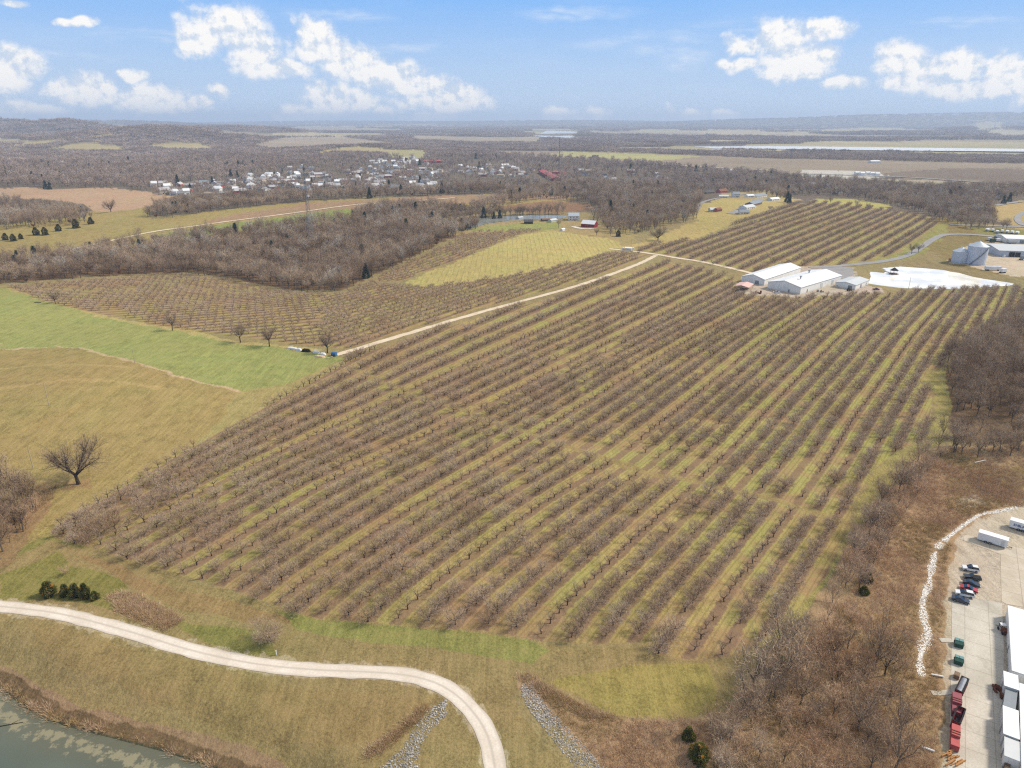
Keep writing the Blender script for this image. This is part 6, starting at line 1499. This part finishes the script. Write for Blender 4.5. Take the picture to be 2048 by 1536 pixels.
for pp in ([(1880, 1281), (1893, 1281), (1904, 1282)], [(1863, 1386), (1880, 1387), (1903, 1384)]):
    ribbon('pavement', pp, 1.5, concrete, .6, 3, .2, 2.0, label='concrete drain chute leading down from the yard')
c_ = level_px([(0, 1452), (46, 1444)], PAD['near'][2]); dx = (c_[1][0] - c_[0][0], c_[1][1] - c_[0][1]); m = MB(); m.tube((-3, 0, .02), (math.hypot(*dx), 0, .06), .16, .07, 6); m.tube((2, 0, .05), (3.2, .8, .1), .06, .03, 4)
m.build('floating_log', shadow_in, loc=(c_[0][0], c_[0][1], PAD['near'][2] - .12), rz=math.atan2(dx[1], dx[0]), label='dark branch lying in the green pond', cat='log')
# marker post, poles
x, y = px(553, 1310); m = MB(); m.tube((0, 0, 0), (0, 0, 1.3), .12, .12, 8); m.tube((0, 0, 1.3), (0, 0, 1.42), .14, .05, 8); m.build('marker_post', white_metal, loc=(x, y, Hs(x, y)), label='short white marker post beside the gravel road', cat='post')
def pole(u, v, h, lab, arm=False, group='utility poles'):
    x, y = px(u, v); e = link('utility_pole', None, loc=(x, y, Hs(x, y)), label=lab, cat='pole', group=group)
    m = MB(); m.tube((0, 0, -.3), (0, 0, h), .17, .11, 8); m.build('post', wood_pole, e)
    if arm: m = MB(); m.box(-1.2, 1.2, -.06, .06, h - .6, h - .45); m.build('crossarm', wood_pole, e)
    m = MB(); m.tube((0, 0, h), (0, 0, h + .25), .06, .04, 6); m.build('insulator', grey_metal, e)
for u, v, h, lb in ((98, 810, 10, 'bare pole in the upper middle of the tan pasture'), (67, 938, 8.5, 'bare pole left of the lone oak'), (270, 726, 7, 'thin pole on the dry fence line by the wheat field'), (957, 496, 9, 'pole between wood and pale meadow, farthest'), (880, 532, 9, 'pole between wood and pale meadow, middle one'),
                    (772, 570, 9, 'pole below the pale meadow near the wood corner'), (653, 616, 8, 'pole among the left orchard trees'), (420, 662, 7, 'pole on the wheat field edge between the lone trees'), (1817, 578, 9, 'pole rising at the near side of the pale pond'), (1100, 470, 8, 'pole near the farm'), (1075, 465, 8, 'pole at the end of the farm orchard'), (1262, 495, 9, 'pole beside the pump house')):
    pole(u, v, h, lb)
# lattice tower and mast
def tower(u, v, vtop, lab, base_w, top_w, guy=False, r=.16):
    x, y = px(u, v); z = Hs(x, y); h = 10.0
    while project(np.array([x]), np.array([y]), np.array([z + h]))[1][0] > vtop and h < 200: h += 1
    e = link('lattice_tower', None, loc=(x, y, z), label=lab, cat='tower', rz=.4)
    def rad(t): return (base_w * (1 - t) ** 1.6 + top_w) / 2
    n = max(14, int(h / 4)); P_ = []
    for i in range(n + 1):
        t = i / n; P_.append([Vector((rad(t) * math.cos(a), rad(t) * math.sin(a), t * h)) for a in (0.3, 2.394, 4.489)])
    for k in range(3):
        m = MB()
        for i in range(n): m.tube(P_[i][k], P_[i + 1][k], r, r, 5, cap=False)
        m.build('leg', tower_steel, e)
    m = MB()
    for i in range(n):
        for k in range(3):
            m.tube(P_[i][k], P_[i + 1][(k + 1) % 3], r * .55, r * .55, 4, cap=False); m.tube(P_[i][(k + 1) % 3], P_[i + 1][k], r * .55, r * .55, 4, cap=False); m.tube(P_[i + 1][k], P_[i + 1][(k + 1) % 3], r * .55, r * .55, 4, cap=False)
    m.build('bracing', tower_steel, e)
    return e, h
e, h = tower(623, 492, 330, 'tall lattice communication tower rising from the valley wood', 9.5, .9)
m = MB(); m.tube((1.9, -.4, h * .62), (1.9, .2, h * .62), 1.1, 1.1, 16); m.build('dish_antenna', white_metal, e)
for k in range(3):
    a = 2.1 * k; m = MB(); m.box(1.2 * math.cos(a) - .3, 1.2 * math.cos(a) + .3, 1.2 * math.sin(a) - .3, 1.2 * math.sin(a) + .3, h * .93, h * .93 + 2.4); m.build('panel_antenna', dark_steel, e)
tower(1118, 352, 274, 'thin mast above the red roofed hall', 1.6, 1.2, r=.22)
x, y = ((1930 - 1024) / FPX * 8300, 8300); m = MB(); m.tube((0, 0, 0), (4, 0, 60), 7, 6, 12); m.tube((4, 0, 60), (4, 0, 64), 7, 2, 12)
m.build('far_silo', white_metal, loc=(x, y, Hs(x, y)), label='white silo far away on the right ridge', cat='silo')
# junk by the wheat field corner
def lump(u, v, L_, W_, h_, mat, lab, an=0.0, name='tarped_bale', cat='bale'):
    x, y = px(u, v); n = 14; V = [(0, 0, h_)]; F = []
    rg = random.Random(int(u * 3 + v)); rings = 4
    for j in range(1, rings + 1):
        t = j / rings
        for i in range(n):
            a = 2 * math.pi * i / n; q = (abs(math.cos(a)) ** 4 + abs(math.sin(a)) ** 4) ** -.25 * t * rg.uniform(.92, 1.08); V.append((math.cos(a) * q * L_ / 2, math.sin(a) * q * W_ / 2, h_ * (1 - t ** 4) * rg.uniform(.9, 1.05) - (.2 if j == rings else 0)))
    F += [(0, 1 + i, 1 + (i + 1) % n) for i in range(n)]
    for j in range(rings - 1):
        for i in range(n): F.append((1 + j * n + i, 1 + (j + 1) * n + i, 1 + (j + 1) * n + (i + 1) % n, 1 + j * n + (i + 1) % n))
    return link(name, mesh_from(name, V, F, [mat]), loc=(x, y, Hs(x, y)), label=lab, cat=cat, rz=an)
lump(582, 697, 5, 2.2, 1.0, white_cloth, 'leftmost white plastic wrapped bale by the wheat field', -.2); lump(589, 699, 4, 2, 1.2, white_cloth, 'second white wrapped bale with dark straps', -.2)
lump(598, 701, 4.2, 2.2, 1.3, white_cloth, 'white wrapped bale against the black tank', -.3); lump(612, 703, 5.5, 2.6, 1.7, shadow_in, 'black tarped load at the end of the white bales', -.2, 'tarped_load', 'tarp')
lump(633, 706, 5, 2.2, 1.4, white_cloth, 'white sheeted load left of the leaning dark tree', -.3); lump(646, 709, 4, 2.2, 1.1, white_cloth, 'flat white sheet on brush under the leaning dark tree', -.4)
x, y = px(669, 712); m = MB(); m.tube((0, -1.2, 1.2), (0, 1.4, 1.2), 1.2, 1.2, 18); m.build('blue_tank', blue_plastic, loc=(x, y, Hs(x, y)), rz=1.3, label='blue plastic tank at the end of the dirt track', cat='tank')
pipe(659, 716, 4.2, .9, 'pale pipe leaning in front of the blue tank', wood_pole, .2)
crate_p = lump(640, 714, 7, 2.6, .9, brush_mat, 'brown brush pile under the leaning dark tree', -.3, 'brush_pile', 'brush pile'); lump(75, 605, 6, 1.6, .5, shadow_in, 'dark low object at the corner of the wheat field', 0, 'dark_trough', 'trough')
# vehicles at the warehouse
def yard_vehicle(u, v, mat, lab, an, kind='pickup'):
    global LL_
    keep = LL_; LL_ = YLv; c = at_level(u, v, YLv); d = np.array([math.cos(an), math.sin(an)]) * 2.5
    def pxl(p): U, V_ = project(np.array([p[0]]), np.array([p[1]]), np.array([YLv + .3])); return U[0], V_[0]
    a, b = pxl(c - d), pxl(c + d); e_ = car(*a, *b, mat, lab, kind, False, 'vehicles in the warehouse yard'); LL_ = keep; return e_
yard_vehicle(1752, 580, p_red, 'dark red pickup in the warehouse yard beside the pond', .1); yard_vehicle(1553, 586, p_white, 'white car parked against the warehouse gable wall', -.15, 'sedan')
c = at_level(1698, 582, YLv); e = link('tractor', None, loc=(c[0], c[1], YLv), label='dark tractor standing below the small pale metal building', cat='tractor', rz=.6)
m = MB(); m.box(.2, 2.2, -.45, .45, .9, 1.7); m.box(-1.1, .3, -.6, .6, .9, 1.5); m.build('body', dark_steel, e); m = MB(); m.box(-1.1, .2, -.7, .7, 1.5, 2.8, taper=.1); m.build('cab', glass, e)
for x_, r_ in ((-.7, .85), (1.7, .5)):
    for y_ in (-.95, .95): m = MB(); m.tube((x_, y_ - .2, r_), (x_, y_ + .2, r_), r_, r_, 16); m.build('wheel', black, e)
at_tree(1674, 575, SHRUBT[0], .3, 'small yellow brown shrub at the corner of the small pale building', 'bush', 'bush')
# stakes of the young planting in the pale meadow
MEAD = [(805, 570), (920, 522), (1040, 473), (1105, 464), (1218, 480), (1245, 492), (1120, 528), (1010, 550), (900, 565)]
sp_ = pts_in(MEAD, 4.6, .04); m = MB(); m.tube((0, 0, 0), (0, 0, 1.7), .05, .035, 4); sk = m.mesh('stake', [plank])
scatter('young_planting', lib('stakes', [sk]), 1, sp_, NR.uniform(.8, 1.2, len(sp_)), np.zeros(len(sp_), int), 'thin stakes of young trees across the pale meadow', 'stakes', rs=20)
sp2 = pts_in([(1330, 470), (1400, 442), (1500, 432), (1440, 456), (1360, 478)], 5, .04)
scatter('young_planting', lib('stakes_b', [sk]), 1, sp2, NR.uniform(.8, 1.2, len(sp2)), np.zeros(len(sp2), int), 'thin stakes of young trees on the slope above the far orchard', 'stakes', rs=21)
#@@OBJ_END
# ------------------------------------------------------------------ haze
def haze():
    mb = MB(); mb.box(-27500, 27500, -27500, 27500, -25, 290)
    m = bpy.data.materials.new('haze_air'); m.use_nodes = True; t = NT(m.node_tree); t.n.clear()
    out = t.node('ShaderNodeOutputMaterial'); v = t.node('ShaderNodeVolumePrincipled')
    v.inputs['Color'].default_value = (0.68, 0.81, 1.0, 1); v.inputs['Density'].default_value = 9e-5; v.inputs['Anisotropy'].default_value = 0.1
    t.l.new(v.outputs[0], out.inputs['Volume'])
    o = mb.build('haze', m); o['kind'] = 'stuff'; o['label'] = 'blue haze filling the distance'
haze()
